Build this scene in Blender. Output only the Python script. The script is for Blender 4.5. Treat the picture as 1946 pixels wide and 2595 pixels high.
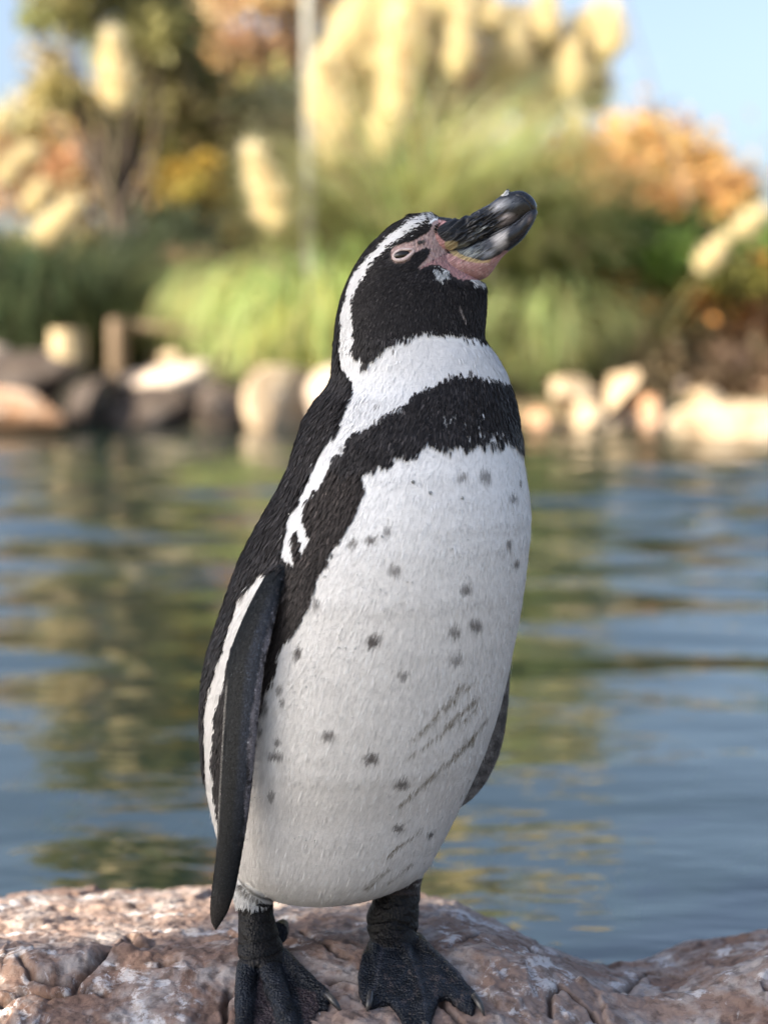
import bpy, bmesh, math, random
import numpy as np
from mathutils import Vector
from mathutils.bvhtree import BVHTree

random.seed(7)
RNG = np.random.default_rng(7)
for _o in list(bpy.data.objects):
    bpy.data.objects.remove(_o)
SC = bpy.context.scene
COL = SC.collection

# ------------------------------------------------------------------ camera
FPX, CU, CV, HOR = 3750.0, 973.0, 1297.5, 850.0      # focal length and centre in photo pixels, row of the horizon
CAMZ = 0.60
PITCH = math.atan((CV - HOR) / FPX)
cam_d = bpy.data.cameras.new('camera')
cam = bpy.data.objects.new('camera', cam_d)
COL.objects.link(cam)
cam.location = (0, 0, CAMZ)
cam.rotation_euler = (math.pi / 2 - PITCH, 0, 0)
cam_d.sensor_fit = 'VERTICAL'
cam_d.sensor_height = 36.0
cam_d.sensor_width = 27.0
cam_d.lens = 36.0 * FPX / 2595.0
cam_d.clip_start = 0.05
cam_d.clip_end = 1500
cam_d.dof.use_dof = True
cam_d.dof.focus_distance = 1.10
cam_d.dof.aperture_fstop = 2.9
SC.camera = cam

# ------------------------------------------------------------------ sky and sun
SUN_DIR = Vector((-0.78, -0.42, 0.50)).normalized()   # towards the sun
elev = math.asin(SUN_DIR.z)
azim = math.atan2(SUN_DIR.x, SUN_DIR.y)
world = bpy.data.worlds.new('World')
SC.world = world
world.use_nodes = True
wn = world.node_tree
for n in list(wn.nodes):
    wn.nodes.remove(n)
sky = wn.nodes.new('ShaderNodeTexSky')
sky.sky_type = 'NISHITA'
sky.sun_disc = False
sky.sun_elevation = elev
sky.sun_rotation = azim
sky.air_density = 1.0
sky.dust_density = 3.9
sky.ozone_density = 2.0
bg = wn.nodes.new('ShaderNodeBackground')
bg.inputs['Strength'].default_value = 0.112
wo = wn.nodes.new('ShaderNodeOutputWorld')
tint = wn.nodes.new('ShaderNodeMix'); tint.data_type = 'RGBA'; tint.blend_type = 'MULTIPLY'; tint.inputs[0].default_value = 1
tint.inputs[7].default_value = (0.91, 0.945, 1.0, 1)
hs = wn.nodes.new('ShaderNodeHueSaturation'); hs.inputs['Saturation'].default_value = 0.76; hs.inputs['Value'].default_value = 0.93
wn.links.new(sky.outputs[0], hs.inputs['Color'])
wn.links.new(hs.outputs[0], tint.inputs[6])
wn.links.new(tint.outputs[2], bg.inputs['Color'])
wn.links.new(bg.outputs[0], wo.inputs['Surface'])
sl = bpy.data.lights.new('sun', 'SUN')
sl.energy = 5.0
sl.angle = math.radians(0.5)
sl.color = (1.0, 0.86, 0.66)
so = bpy.data.objects.new('sun', sl)
COL.objects.link(so)
so.rotation_euler = (-SUN_DIR).to_track_quat('-Z', 'Y').to_euler()
so.location = (-5, -3, 8)
SC.view_settings.view_transform = 'Standard'
SC.view_settings.look = 'None'
SC.view_settings.gamma = 1
SC.view_settings.exposure = 1.60
SC.view_settings.use_curve_mapping = False
SC.render.engine = 'CYCLES'
SC.cycles.use_denoising = True
SC.cycles.max_bounces = 8
SC.cycles.diffuse_bounces = 3
SC.cycles.glossy_bounces = 3
SC.cycles.transparent_max_bounces = 12
SC.cycles.caustics_reflective = False
SC.cycles.caustics_refractive = False

# ------------------------------------------------------------------ helpers
SP, CP = math.sin(PITCH), math.cos(PITCH)

def W(u, v, Y):
    """the place at distance Y (metres ahead) seen at photo pixel u, v"""
    dx = (u - CU) / FPX
    dy = -(v - CV) / FPX
    d = np.array([dx, dy * SP + CP, dy * CP - SP])
    t = Y / d[1]
    return np.array([d[0] * t, Y, CAMZ + d[2] * t])

def to_uv(p):
    p = np.asarray(p, float)
    x = p[..., 0]; y = p[..., 1]; z = p[..., 2] - CAMZ
    dep = y * CP - z * SP
    up = y * SP + z * CP
    return CU + FPX * x / dep, CV - FPX * up / dep

def D(x, y): return (x * 1.17300, y * 1.17300)
def Z1(x, y): return (800 + x / 2.765, 440 + y / 2.765)
def Z2(x, y): return (600 + x / 2.0738, 900 + y / 2.0738)
def Z3(x, y): return (480 + x / 2.2115, 1300 + y / 2.2115)
def Z4(x, y): return (500 + x / 2.0738, 2100 + y / 2.0738)
def Z5(x, y): return (x / 2.37, 2200 + y / 2.37)
def Z6(x, y): return (1000 + x / 1.7537, 1500 + y / 1.7537)
def M(f, pts): return [f(*p) for p in pts]

def tag(o, label=None, cat=None, group=None, kind=None):
    if label: o['label'] = label
    if cat: o['category'] = cat
    if group: o['group'] = group
    if kind: o['kind'] = kind
    return o

def empty(name, loc):
    o = bpy.data.objects.new(name, None)
    COL.objects.link(o)
    o.location = loc
    return o

def np_mesh(name, verts, faces, mat=None, smooth=False, colors=None, extra=None):
    """mesh from numpy arrays; faces is an (n,3) or (n,4) int array"""
    verts = np.asarray(verts, np.float32)
    faces = np.asarray(faces, np.int32)
    me = bpy.data.meshes.new(name)
    k = faces.shape[1]
    me.vertices.add(len(verts))
    me.vertices.foreach_set('co', verts.ravel())
    me.loops.add(faces.size)
    me.loops.foreach_set('vertex_index', faces.ravel())
    me.polygons.add(len(faces))
    me.polygons.foreach_set('loop_start', np.arange(0, faces.size, k, dtype=np.int32))
    if smooth:
        me.polygons.foreach_set('use_smooth', np.ones(len(faces), bool))
    me.update(calc_edges=True)
    if colors is not None:
        a = me.color_attributes.new('Col', 'FLOAT_COLOR', 'POINT')
        c = np.ones((len(verts), 4), np.float32)
        c[:, :3] = colors
        a.data.foreach_set('color', c.ravel())
    if extra is not None:
        for nm, arr in extra.items():
            a = me.attributes.new(nm, 'FLOAT', 'POINT')
            a.data.foreach_set('value', np.asarray(arr, np.float32))
    if mat: me.materials.append(mat)
    return me

def link(name, me, parent=None, loc=None):
    o = bpy.data.objects.new(name, me)
    COL.objects.link(o)
    if parent: o.parent = parent
    if loc is not None: o.location = loc
    return o

def hash2(ix, iy, s=0):
    n = (ix.astype(np.int64) * 374761393 + iy.astype(np.int64) * 668265263 + s * 1442695041) & 0xffffffff
    n = ((n ^ (n >> 13)) * 1274126177) & 0xffffffff
    return ((n ^ (n >> 16)) & 0xffff) / 65535.0

def vnoise(x, y, s=0):
    ix = np.floor(x); iy = np.floor(y)
    fx = x - ix; fy = y - iy
    fx = fx * fx * (3 - 2 * fx); fy = fy * fy * (3 - 2 * fy)
    ix = ix.astype(np.int64); iy = iy.astype(np.int64)
    a = hash2(ix, iy, s); b = hash2(ix + 1, iy, s); c = hash2(ix, iy + 1, s); d = hash2(ix + 1, iy + 1, s)
    return (a * (1 - fx) + b * fx) * (1 - fy) + (c * (1 - fx) + d * fx) * fy

def fbm(x, y, o=4, s=0):
    r = 0; a = 1.0; t = 0
    for i in range(o):
        r = r + a * (vnoise(x * 2 ** i + 17.3 * i, y * 2 ** i + 9.1 * i, s + i) * 2 - 1)
        t += a; a *= 0.5
    return r / t

def sdpoly(u, v, poly):
    """signed distance to a polygon, inside positive"""
    P = np.asarray(poly, float)
    Q = np.roll(P, -1, axis=0)
    d = np.full(u.shape, 1e12)
    ins = np.zeros(u.shape, bool)
    for (x0, y0), (x1, y1) in zip(P, Q):
        ex, ey = x1 - x0, y1 - y0
        wx, wy = u - x0, v - y0
        L = ex * ex + ey * ey + 1e-12
        t = np.clip((wx * ex + wy * ey) / L, 0, 1)
        d = np.minimum(d, (wx - ex * t) ** 2 + (wy - ey * t) ** 2)
        c = ((y0 > v) != (y1 > v)) & (u < (x1 - x0) * (v - y0) / (y1 - y0 + 1e-12) + x0)
        ins ^= c
    d = np.sqrt(d)
    return np.where(ins, d, -d)

def dist_line(x, y, pts):
    d = np.full(x.shape, 1e12)
    for (x0, y0), (x1, y1) in zip(pts[:-1], pts[1:]):
        ex, ey = x1 - x0, y1 - y0
        wx, wy = x - x0, y - y0
        t = np.clip((wx * ex + wy * ey) / (ex * ex + ey * ey + 1e-12), 0, 1)
        d = np.minimum(d, (wx - ex * t) ** 2 + (wy - ey * t) ** 2)
    return np.sqrt(d)

def sm(a, b, x):
    t = np.clip((x - a) / (b - a), 0, 1)
    return t * t * (3 - 2 * t)

def grid_faces(nr, nc, wrap=False):
    r = np.arange(nr - 1)[:, None]
    c = np.arange(nc if wrap else nc - 1)[None, :]
    c2 = (c + 1) % nc
    return np.stack([r * nc + c, r * nc + c2, (r + 1) * nc + c2, (r + 1) * nc + c], -1).reshape(-1, 4)

# ------------------------------------------------------------------ materials
def mat(name):
    m = bpy.data.materials.new(name)
    m.use_nodes = True
    nt = m.node_tree
    b = nt.nodes['Principled BSDF']
    return m, nt, b

def nd(nt, typ, **kw):
    n = nt.nodes.new(typ)
    for k, v in kw.items():
        if k in n.inputs.keys(): n.inputs[k].default_value = v
        else: setattr(n, k, v)
    return n

def ramp(nt, stops, src, interp='LINEAR'):
    r = nt.nodes.new('ShaderNodeValToRGB')
    r.color_ramp.interpolation = interp
    e = r.color_ramp.elements
    while len(e) < len(stops): e.new(0.5)
    for i, (p, c) in enumerate(stops):
        e[i].position = p
        e[i].color = (c, c, c, 1) if isinstance(c, (int, float)) else (*c, 1)
    nt.links.new(src, r.inputs[0])
    return r.outputs[0]

def noise(nt, scale, detail=4, rough=0.5, vec=None, dist=0.0):
    n = nd(nt, 'ShaderNodeTexNoise', Scale=scale, Detail=detail, Roughness=rough, Distortion=dist)
    if vec: nt.links.new(vec, n.inputs['Vector'])
    return n.outputs['Fac']

def coords(nt, scale=None):
    t = nt.nodes.new('ShaderNodeTexCoord')
    if scale is None: return t.outputs['Object']
    mp = nd(nt, 'ShaderNodeMapping')
    mp.inputs['Scale'].default_value = scale
    nt.links.new(t.outputs['Object'], mp.inputs['Vector'])
    return mp.outputs[0]

def mix(nt, fac, a, b, mode='MIX'):
    n = nt.nodes.new('ShaderNodeMix')
    n.data_type = 'RGBA'; n.blend_type = mode
    for idx, val in ((0, fac), (6, a), (7, b)):
        if isinstance(val, bpy.types.NodeSocket): nt.links.new(val, n.inputs[idx])
        elif idx == 0: n.inputs[0].default_value = val
        else: n.inputs[idx].default_value = (*val, 1)
    return n.outputs[2]

def bump(nt, b, h, strength, dist, prev=None):
    n = nd(nt, 'ShaderNodeBump', Strength=strength, Distance=dist)
    nt.links.new(h, n.inputs['Height'])
    if prev: nt.links.new(prev, n.inputs['Normal'])
    if b: nt.links.new(n.outputs[0], b.inputs['Normal'])
    return n.outputs[0]

def attr(nt, name='Col', out='Color'):
    a = nt.nodes.new('ShaderNodeAttribute')
    a.attribute_name = name
    return a.outputs[out]

def col_mat(name, rough=0.6, spec=0.4, transl=0.0, sheen=0.0):
    """a material whose colour is stored piece by piece on the mesh"""
    m, nt, b = mat(name)
    c = attr(nt)
    nt.links.new(c, b.inputs['Base Color'])
    b.inputs['Roughness'].default_value = rough
    b.inputs['Specular IOR Level'].default_value = spec
    if sheen:
        b.inputs['Sheen Weight'].default_value = sheen
        b.inputs['Sheen Roughness'].default_value = 0.4
    if transl:
        tr = nt.nodes.new('ShaderNodeBsdfTranslucent')
        nt.links.new(c, tr.inputs['Color'])
        mx = nt.nodes.new('ShaderNodeMixShader')
        mx.inputs[0].default_value = transl
        nt.links.new(b.outputs[0], mx.inputs[1]); nt.links.new(tr.outputs[0], mx.inputs[2])
        nt.links.new(mx.outputs[0], nt.nodes['Material Output'].inputs['Surface'])
    return m

def stone_mat(name, c1, c2, c3, lich=0.5, scale=1.0, lichcol=(0.62, 0.61, 0.60)):
    m, nt, b = mat(name)
    v = coords(nt)
    n1 = noise(nt, 5 * scale, 6, 0.6, v)
    n2 = noise(nt, 23 * scale, 8, 0.65, v, 0.4)
    n3 = noise(nt, 90 * scale, 6, 0.6, v)
    base = mix(nt, ramp(nt, [(0.35, 0.0), (0.65, 1.0)], n1), c1, c2)
    base = mix(nt, ramp(nt, [(0.46, 0.0), (0.62, 1.0)], n2), base, c3)
    base = mix(nt, ramp(nt, [(0.38, 0.55), (0.5, 0.0)], n3), base, tuple(0.3 * k for k in c1))
    vo = nd(nt, 'ShaderNodeTexVoronoi', Scale=70 * scale)
    nt.links.new(v, vo.inputs['Vector'])
    n4 = noise(nt, 14 * scale, 7, 0.7, v, 0.8)
    n5 = noise(nt, 60 * scale, 5, 0.7, v, 0.2)
    mul = nd(nt, 'ShaderNodeMath', operation='MULTIPLY')
    nt.links.new(ramp(nt, [(0.55, 0.0), (0.60, 1.0)], n4), mul.inputs[0])
    nt.links.new(ramp(nt, [(0.47, 0.0), (0.53, 1.0)], n5), mul.inputs[1])
    mul2 = nd(nt, 'ShaderNodeMath', operation='MULTIPLY')
    nt.links.new(mul.outputs[0], mul2.inputs[0]); mul2.inputs[1].default_value = lich
    base = mix(nt, mul2.outputs[0], base, lichcol)
    nt.links.new(base, b.inputs['Base Color'])
    b.inputs['Roughness'].default_value = 0.82
    b.inputs['Specular IOR Level'].default_value = 0.3
    p = bump(nt, None, n2, 0.6, 0.006 / scale)
    bump(nt, b, n3, 0.8, 0.0022 / scale, p)
    return m, nt, b, base

# ------------------------------------------------------------------ ground, pond bed and water
def terrain_h(x, y):
    edge = np.minimum(np.minimum(x + 12, 13 - x), np.minimum(y - 0.15, 10.05 + 0.15 * np.sin(x * 1.7) - y))
    z = 0.16 - 0.62 * sm(-0.1, 1.1, edge)
    z = z + 0.12 * sm(10.5, 14, y) + 0.05 * fbm(x * 0.7, y * 0.7, 3, 3) + 0.012 * fbm(x * 6, y * 6, 3, 5)
    far = sm(40, 220, np.hypot(x, y))
    return z + far * (3 + 7 * vnoise(x * 0.012 + 4, y * 0.012 + 9, 8))

def axis(parts):
    out = []
    for a, b, st in parts:
        out.extend(np.arange(a, b, st).tolist())
    return np.array(out + [parts[-1][1]])
gx = axis([(-400, -40, 20), (-40, -10, 2), (-10, 10, 0.12), (10, 40, 2), (40, 400, 20)])
gy = axis([(-300, -20, 20), (-20, 0, 2), (0, 13, 0.1), (13, 40, 1.5), (40, 600, 20)])
X, Y = np.meshgrid(gx, gy)
m, nt, b = mat('bank_soil')
v = coords(nt)
n1 = noise(nt, 0.9, 5, 0.6, v); n2 = noise(nt, 9, 6, 0.65, v)
base = mix(nt, ramp(nt, [(0.4, 0.0), (0.6, 1.0)], n1), (0.16, 0.115, 0.07), (0.09, 0.10, 0.04))
base = mix(nt, ramp(nt, [(0.45, 0.0), (0.65, 1.0)], n2), base, (0.26, 0.20, 0.12))
sx = nt.nodes.new('ShaderNodeSeparateXYZ'); nt.links.new(v, sx.inputs[0])
under = ramp(nt, [(0.0, 1.0), (0.08, 0.0)], nd(nt, 'ShaderNodeMapRange').outputs[0])
mr = nt.nodes[-2] if False else [n for n in nt.nodes if n.bl_idname == 'ShaderNodeMapRange'][0]
mr.inputs['From Min'].default_value = -0.06; mr.inputs['From Max'].default_value = 1.0
nt.links.new(sx.outputs['Z'], mr.inputs['Value'])
bed = mix(nt, ramp(nt, [(0.48, 0.0), (0.66, 1.0)], noise(nt, 3.5, 6, 0.6, v, 1.0)), (0.040, 0.085, 0.080), (0.085, 0.12, 0.075))
base = mix(nt, under, base, bed)
nt.links.new(base, b.inputs['Base Color']); b.inputs['Roughness'].default_value = 0.95
bump(nt, b, n2, 0.6, 0.03)
me = np_mesh('ground', np.stack([X, Y, terrain_h(X, Y)], -1).reshape(-1, 3), grid_faces(len(gy), len(gx)), m, True)
tag(link('ground', me), 'brown soil and leaf litter bank around the pond', None, None, 'structure')

m = bpy.data.materials.new('pond_water'); m.use_nodes = True
nt = m.node_tree
for n in list(nt.nodes): nt.nodes.remove(n)
out = nt.nodes.new('ShaderNodeOutputMaterial')
gl = nd(nt, 'ShaderNodeBsdfGlossy', Roughness=0.03)
gl.inputs['Color'].default_value = (0.96, 0.98, 1.0, 1)
tr = nt.nodes.new('ShaderNodeBsdfTransparent'); tr.inputs['Color'].default_value = (0.60, 0.80, 0.76, 1)
df = nt.nodes.new('ShaderNodeBsdfDiffuse'); df.inputs['Color'].default_value = (0.014, 0.030, 0.024, 1)
body = nt.nodes.new('ShaderNodeMixShader'); body.inputs[0].default_value = 0.45
nt.links.new(tr.outputs[0], body.inputs[1]); nt.links.new(df.outputs[0], body.inputs[2])
fr = nd(nt, 'ShaderNodeFresnel', IOR=2.05)
mx = nt.nodes.new('ShaderNodeMixShader')
nt.links.new(fr.outputs[0], mx.inputs[0]); nt.links.new(body.outputs[0], mx.inputs[1]); nt.links.new(gl.outputs[0], mx.inputs[2])
nt.links.new(mx.outputs[0], out.inputs['Surface'])
v = coords(nt, (3.2, 9.0, 1.0))
v2 = coords(nt, (9, 26, 1.0))
p = bump(nt, None, noise(nt, 1.0, 3, 0.5, v, 0.4), 0.55, 0.008)
p = bump(nt, None, noise(nt, 1.0, 2, 0.5, v2), 0.5, 0.003, p)
for s in (gl, fr): nt.links.new(p, s.inputs['Normal'])
wx = axis([(-12.6, -4, 0.2), (-4, 4, 0.04), (4, 13.6, 0.2)])
wy = axis([(0.6, 6, 0.03), (6, 10.8, 0.05)])
X, Y = np.meshgrid(wx, wy)
Z = np.zeros_like(X)
for lam, amp, dr, ph in ((0.62, .0040, 8, .3), (0.47, .0030, -14, 1.1), (0.33, .0018, 22, 2.0), (0.29, .0014, -5, 4.0), (0.9, .0045, -3, 5), (0.21, .0008, 12, .7)):
    k = 2 * math.pi / lam; a = math.radians(dr)
    Z += amp * np.sin(k * (X * math.sin(a) + Y * math.cos(a)) + ph + 1.6 * fbm(X * 0.8, Y * 0.8, 2, int(lam * 100)))
Z *= 0.30 + 0.80 * sm(1.8, 4.0, Y)
Z *= 0.85 + 1.5 * vnoise(X * 0.45, Y * 0.7, 55)
me = np_mesh('pond_water', np.stack([X, Y, Z], -1).reshape(-1, 3), grid_faces(len(wy), len(wx)), m, True)
tag(link('pond_water', me), 'rippled blue green pond water', None, None, 'structure')

# ------------------------------------------------------------------ the boulder the penguin stands on
CREST = [(-900, 2310, 1.40), (-400, 2290, 1.40), (0, 2278, 1.40), (150, 2270, 1.40), (350, 2262, 1.40), (530, 2247, 1.38), (700, 2275, 1.35), (900, 2290, 1.33),
         (1060, 2288, 1.30), (1150, 2308, 1.28), (1250, 2345, 1.26), (1350, 2400, 1.24), (1450, 2440, 1.22), (1540, 2463, 1.21), (1640, 2440, 1.24),
         (1750, 2400, 1.28), (1946, 2365, 1.32), (2300, 2340, 1.35), (2900, 2360, 1.35)]
_cw = np.array([W(*c) for c in CREST])

def rock_base(x, y):
    x = np.asarray(x, float); y = np.asarray(y, float)
    yc = np.interp(x, _cw[:, 0], _cw[:, 1]); zc = np.interp(x, _cw[:, 0], _cw[:, 2])
    zf = 0.128 - 0.040 * np.exp(-((x - 0.215) / 0.085) ** 2) - 0.01 * sm(-0.05, -0.3, x)
    t = np.clip((y - 1.09) / (yc - 1.09), 0, 1)
    mid = zf + (zc - zf) * (0.6 * t + 0.4 * t * t)
    back = zc - 0.55 * (y - yc) - 2.5 * (y - yc) ** 2
    front = zf - 0.24 * (1.09 - y) - 0.25 * np.clip(0.95 - y, 0, 9)
    return np.where(y > yc, back, np.where(y > 1.09, mid, front))

def hit(u, v, off=0.0, f=rock_base):
    """where the line of sight through a photo pixel meets the boulder (off metres above it)"""
    lo, hi = 0.7, 1.6
    ys = np.linspace(lo, hi, 700)
    dx = (u - CU) / FPX; dy = -(v - CV) / FPX
    d = np.array([dx, dy * SP + CP, dy * CP - SP])
    xs = d[0] / d[1] * ys; zs = CAMZ + d[2] / d[1] * ys
    g = zs - f(xs, ys) - off
    i = int(np.argmax(g <= 0)) if (g <= 0).any() else int(np.argmin(g))
    return np.array([xs[i], ys[i], zs[i]])

CRACKS = [(M(Z5, [(1420, 430), (1300, 440), (1130, 470), (1000, 490), (900, 470), (800, 480), (770, 410)]), .0030, .007),
          (M(Z5, [(770, 430), (700, 530), (600, 570), (540, 650), (470, 700), (435, 770)]), .0030, .007),
          (M(Z5, [(0, 850), (90, 830), (170, 795), (330, 790), (435, 770)]), .0025, .009),
          (M(Z5, [(435, 770), (560, 740), (640, 780)]), .0025, .006),
          (M(Z5, [(1370, 760), (1365, 850), (1340, 940)]), .0022, .009),
          (M(Z5, [(970, 610), (1050, 585)]), .0025, .006),
          (M(Z5, [(120, 610), (180, 690), (300, 720), (435, 720)]), .0022, .004),
          (M(Z6, [(230, 1592), (320, 1570), (380, 1548)]), .0022, .008),
          (M(Z6, [(450, 1555), (560, 1590), (650, 1650)]), .0018, .005),
          (M(Z6, [(690, 1890), (690, 1800), (730, 1750), (820, 1830), (900, 1920)]), .0020, .008),
          (M(Z6, [(200, 1820), (270, 1900), (300, 1925)]), .0018, .007),
          (M(Z6, [(1000, 1780), (1130, 1700), (1280, 1720)]), .0025, .004),
          (M(Z4, [(700, 830), (760, 800), (845, 830)]), .0022, .006),
          (M(Z4, [(560, 560), (640, 620), (700, 660), (800, 690)]), .002, .004)]
CR_W = [([tuple(hit(*p)[:2]) for p in pts], w, dp) for pts, w, dp in CRACKS]
FEETC = [hit(*Z4(400, 860))[:2], hit(*Z4(1120, 800))[:2]]

def rock_full(X, Y):
    h = rock_base(X, Y)
    calm = np.ones_like(X)
    for fx, fy in FEETC:
        calm = np.minimum(calm, sm(0.55, 1.3, np.hypot((X - fx) / 0.055, (Y - fy) / 0.07)))
    lump = fbm(X * 6, Y * 6, 3, 21) * 0.004 + fbm(X * 16, Y * 16, 3, 31) * 0.0028
    cell = np.abs(fbm(X * 22 + 3, Y * 22, 3, 61)); ridges = -0.006 * np.exp(-(cell / 0.05) ** 2)
    fine = fbm(X * 60, Y * 60, 4, 41) * 0.0026 + fbm(X * 190, Y * 190, 3, 51) * 0.0016
    plates = 0.0045 * sm(0.03, 0.07, fbm(X * 9 + 5, Y * 13, 4, 71)) + 0.002 * sm(0.0, 0.05, fbm(X * 19 + 8, Y * 24, 4, 75))
    h = h + (lump + ridges * 0.1 + plates) * (0.25 + 0.75 * calm) - 0.006 * calm * 0 + fine
    for cxy, rr, hh in ((hit(*Z5(290, 560))[:2], (0.045, 0.035), 0.006), (hit(*Z5(740, 540))[:2], (0.012, 0.01), 0.005), (hit(*Z5(820, 450))[:2], (0.015, 0.012), 0.004)):
        q = np.hypot((X - cxy[0]) / rr[0], (Y - cxy[1]) / rr[1]) + 0.35 * fbm(X * 40, Y * 40, 3, 81)
        h = h + hh * (1 - sm(0.7, 1.05, q))
    wob = 0.0035 * fbm(X * 70, Y * 70, 3, 91)
    wob2 = 0.0035 * fbm(X * 70 + 40, Y * 70, 3, 95)
    cr = np.zeros_like(X)
    box = (np.abs(X) < 0.6) & (Y > 0.9) & (Y < 1.5)
    xb, yb = (X + wob)[box], (Y + wob2)[box]
    acc = np.zeros_like(xb); dd = np.zeros_like(xb)
    for pts, w, dp in CR_W:
        e = np.exp(-(dist_line(xb, yb, pts) / w) ** 2)
        acc = np.maximum(acc, e); dd = np.maximum(dd, e * dp)
    h[box] -= dd
    cr[box] = acc
    return h, cr

rx = axis([(-2.2, -0.6, 0.03), (-0.6, -0.42, 0.006), (-0.42, 0.44, 0.0014), (0.44, 0.6, 0.006), (0.6, 2.2, 0.03)])
ry = axis([(-0.8, 0.9, 0.05), (0.9, 0.99, 0.006), (0.99, 1.42, 0.0014), (1.42, 2.0, 0.012)])
X, Y = np.meshgrid(rx, ry)
H, CR = rock_full(X, Y)
H = np.maximum(H, -0.5)
m, nt, b, base = stone_mat('red_boulder', (0.165, 0.100, 0.076), (0.25, 0.185, 0.158), (0.31, 0.275, 0.262), 0.6, 1.0, (0.60, 0.60, 0.62))
dark = mix(nt, attr(nt, 'crack', 'Fac'), base, (0.05, 0.028, 0.018))
nt.links.new(dark, b.inputs['Base Color'])
me = np_mesh('boulder', np.stack([X, Y, H], -1).reshape(-1, 3), grid_faces(len(ry), len(rx)), m, True, None, {'crack': CR.ravel() * 0.8})
tag(link('boulder', me), 'wide cracked reddish grey boulder with pale lichen patches under the penguin', 'rock')

# ------------------------------------------------------------------ rocks along the far bank
ST_TAN = stone_mat('tan_stone', (0.34, 0.25, 0.165), (0.44, 0.34, 0.23), (0.48, 0.40, 0.29), 0.25, 0.2)[0]
ST_RED = stone_mat('orange_stone', (0.40, 0.20, 0.10), (0.46, 0.27, 0.16), (0.52, 0.38, 0.28), 0.3, 0.2)[0]
ST_GREY = stone_mat('shaded_slate_stone', (0.040, 0.028, 0.022), (0.065, 0.052, 0.046), (0.085, 0.065, 0.052), 0.1, 0.2)[0]  # slate colour kept dark to stand in for the left rocks' shaded fronts
ST_PALE = stone_mat('pale_stone', (0.42, 0.32, 0.26), (0.54, 0.45, 0.37), (0.58, 0.52, 0.45), 0.3, 0.2)[0]

def rock(u0, v0, u1, v1, Y, depth, material, label, seed, rot=0.0, sink=0.25, name='rock'):
    c0 = W((u0 + u1) / 2, (v0 + v1) / 2, Y)
    s = Y / FPX
    hx, hz = (u1 - u0) / 2 * s, (v1 - v0) / 2 * s
    bm = bmesh.new()
    bmesh.ops.create_icosphere(bm, subdivisions=4, radius=1)
    r = random.Random(seed)
    planes = [(Vector((r.gauss(0, 1), r.gauss(0, 1), r.gauss(0, .8))).normalized(), r.uniform(0.55, 0.92)) for _ in range(16)]
    off = r.uniform(0, 50)
    for vt in bm.verts:
        p = vt.co.copy()
        for nrm, dd in planes:
            k = p.dot(nrm) - dd
            if k > 0: p -= nrm * k * 0.97
        n = math.sin(p.x * 3 + off) * math.cos(p.y * 3.7 + off) * 0.05 + math.sin(p.z * 7 + p.x * 6 + off) * 0.02
        p *= 1.18 + n * 1.2
        vt.co = (p.x * hx, p.y * depth / 2, p.z * hz - (sink * hz if p.z < 0 else 0) * (-p.z))
    bmesh.ops.rotate(bm, verts=bm.verts, cent=(0, 0, 0), matrix=__import__('mathutils').Matrix.Rotation(rot, 3, 'Y'))
    for f in bm.faces: f.smooth = True
    me = bpy.data.meshes.new(name); bm.to_mesh(me); bm.free()
    me.materials.append(material)
    o = link(name, me, None, tuple(c0))
    tag(o, label, 'rock')
    return o

rock(-260, 990, 190, 1095, 9.3, 0.6, ST_RED, 'low orange rock at the waterline at the left edge of the pond', 1)
rock(-150, 905, 245, 1060, 9.75, 0.6, ST_GREY, 'dark brown overhanging rock above the low orange rock', 2, -0.05)
rock(-90, 880, 50, 975, 9.9, 0.5, ST_PALE, 'small whitish rock topping the dark rocks at the far left edge', 3)
rock(58, 885, 160, 975, 9.9, 0.5, ST_PALE, 'rounded whitish rock left of the square wooden stump', 4)
rock(180, 935, 330, 1100, 9.75, 0.7, ST_GREY, 'dark slate rock below the narrow wooden post', 5)
rock(290, 915, 600, 1040, 9.95, 0.7, ST_PALE, 'long pale pink slab lying on top of the dark bank rocks', 6, 0.08)
rock(230, 985, 520, 1110, 9.75, 0.5, ST_GREY, 'wide shaded slate rock under the long pale slab', 7)
rock(470, 960, 670, 1110, 9.7, 0.6, ST_GREY, 'blue grey rock with a rounded top left of the tall pale boulder', 8, 0.1)
rock(615, 902, 800, 1095, 9.75, 0.8, ST_TAN, 'tall pale boulder at the waterline behind the back of the penguin', 9, -0.05)
rock(760, 925, 960, 1090, 9.95, 0.8, ST_PALE, 'flat topped pale rock right of the tall pale boulder', 10)
rock(930, 980, 1180, 1095, 9.9, 0.7, ST_TAN, 'brown rock hidden behind the breast of the penguin', 11)
rock(1375, 960, 1520, 1040, 9.9, 0.5, ST_TAN, 'pale rock under the drooping pampas leaves right of the penguin', 12)
rock(1440, 1020, 1535, 1100, 9.65, 0.4, ST_TAN, 'yellowish rock at the waterline below the pale rock', 13)
rock(1335, 1040, 1400, 1095, 9.7, 0.3, ST_RED, 'small brown rock at the waterline closest to the breast of the penguin', 14)
rock(1535, 935, 1622, 1050, 9.85, 0.4, ST_TAN, 'tilted oval tan rock standing right of the pale rock', 15, 0.42)
rock(1610, 1005, 1680, 1075, 9.7, 0.35, ST_RED, 'small pinkish orange rock between the tilted oval rock and the big tan rock', 16)
rock(1540, 1040, 1640, 1100, 9.85, 0.4, ST_GREY, 'dark wet rock at the waterline below the tilted oval rock', 17)
rock(1700, 1015, 2080, 1180, 8.9, 0.9, ST_TAN, 'big smooth tan rock at the right edge of the pond', 18)
rock(1740, 985, 1830, 1040, 10.1, 0.4, ST_TAN, 'small brown rock behind the big smooth tan rock', 19)

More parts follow.
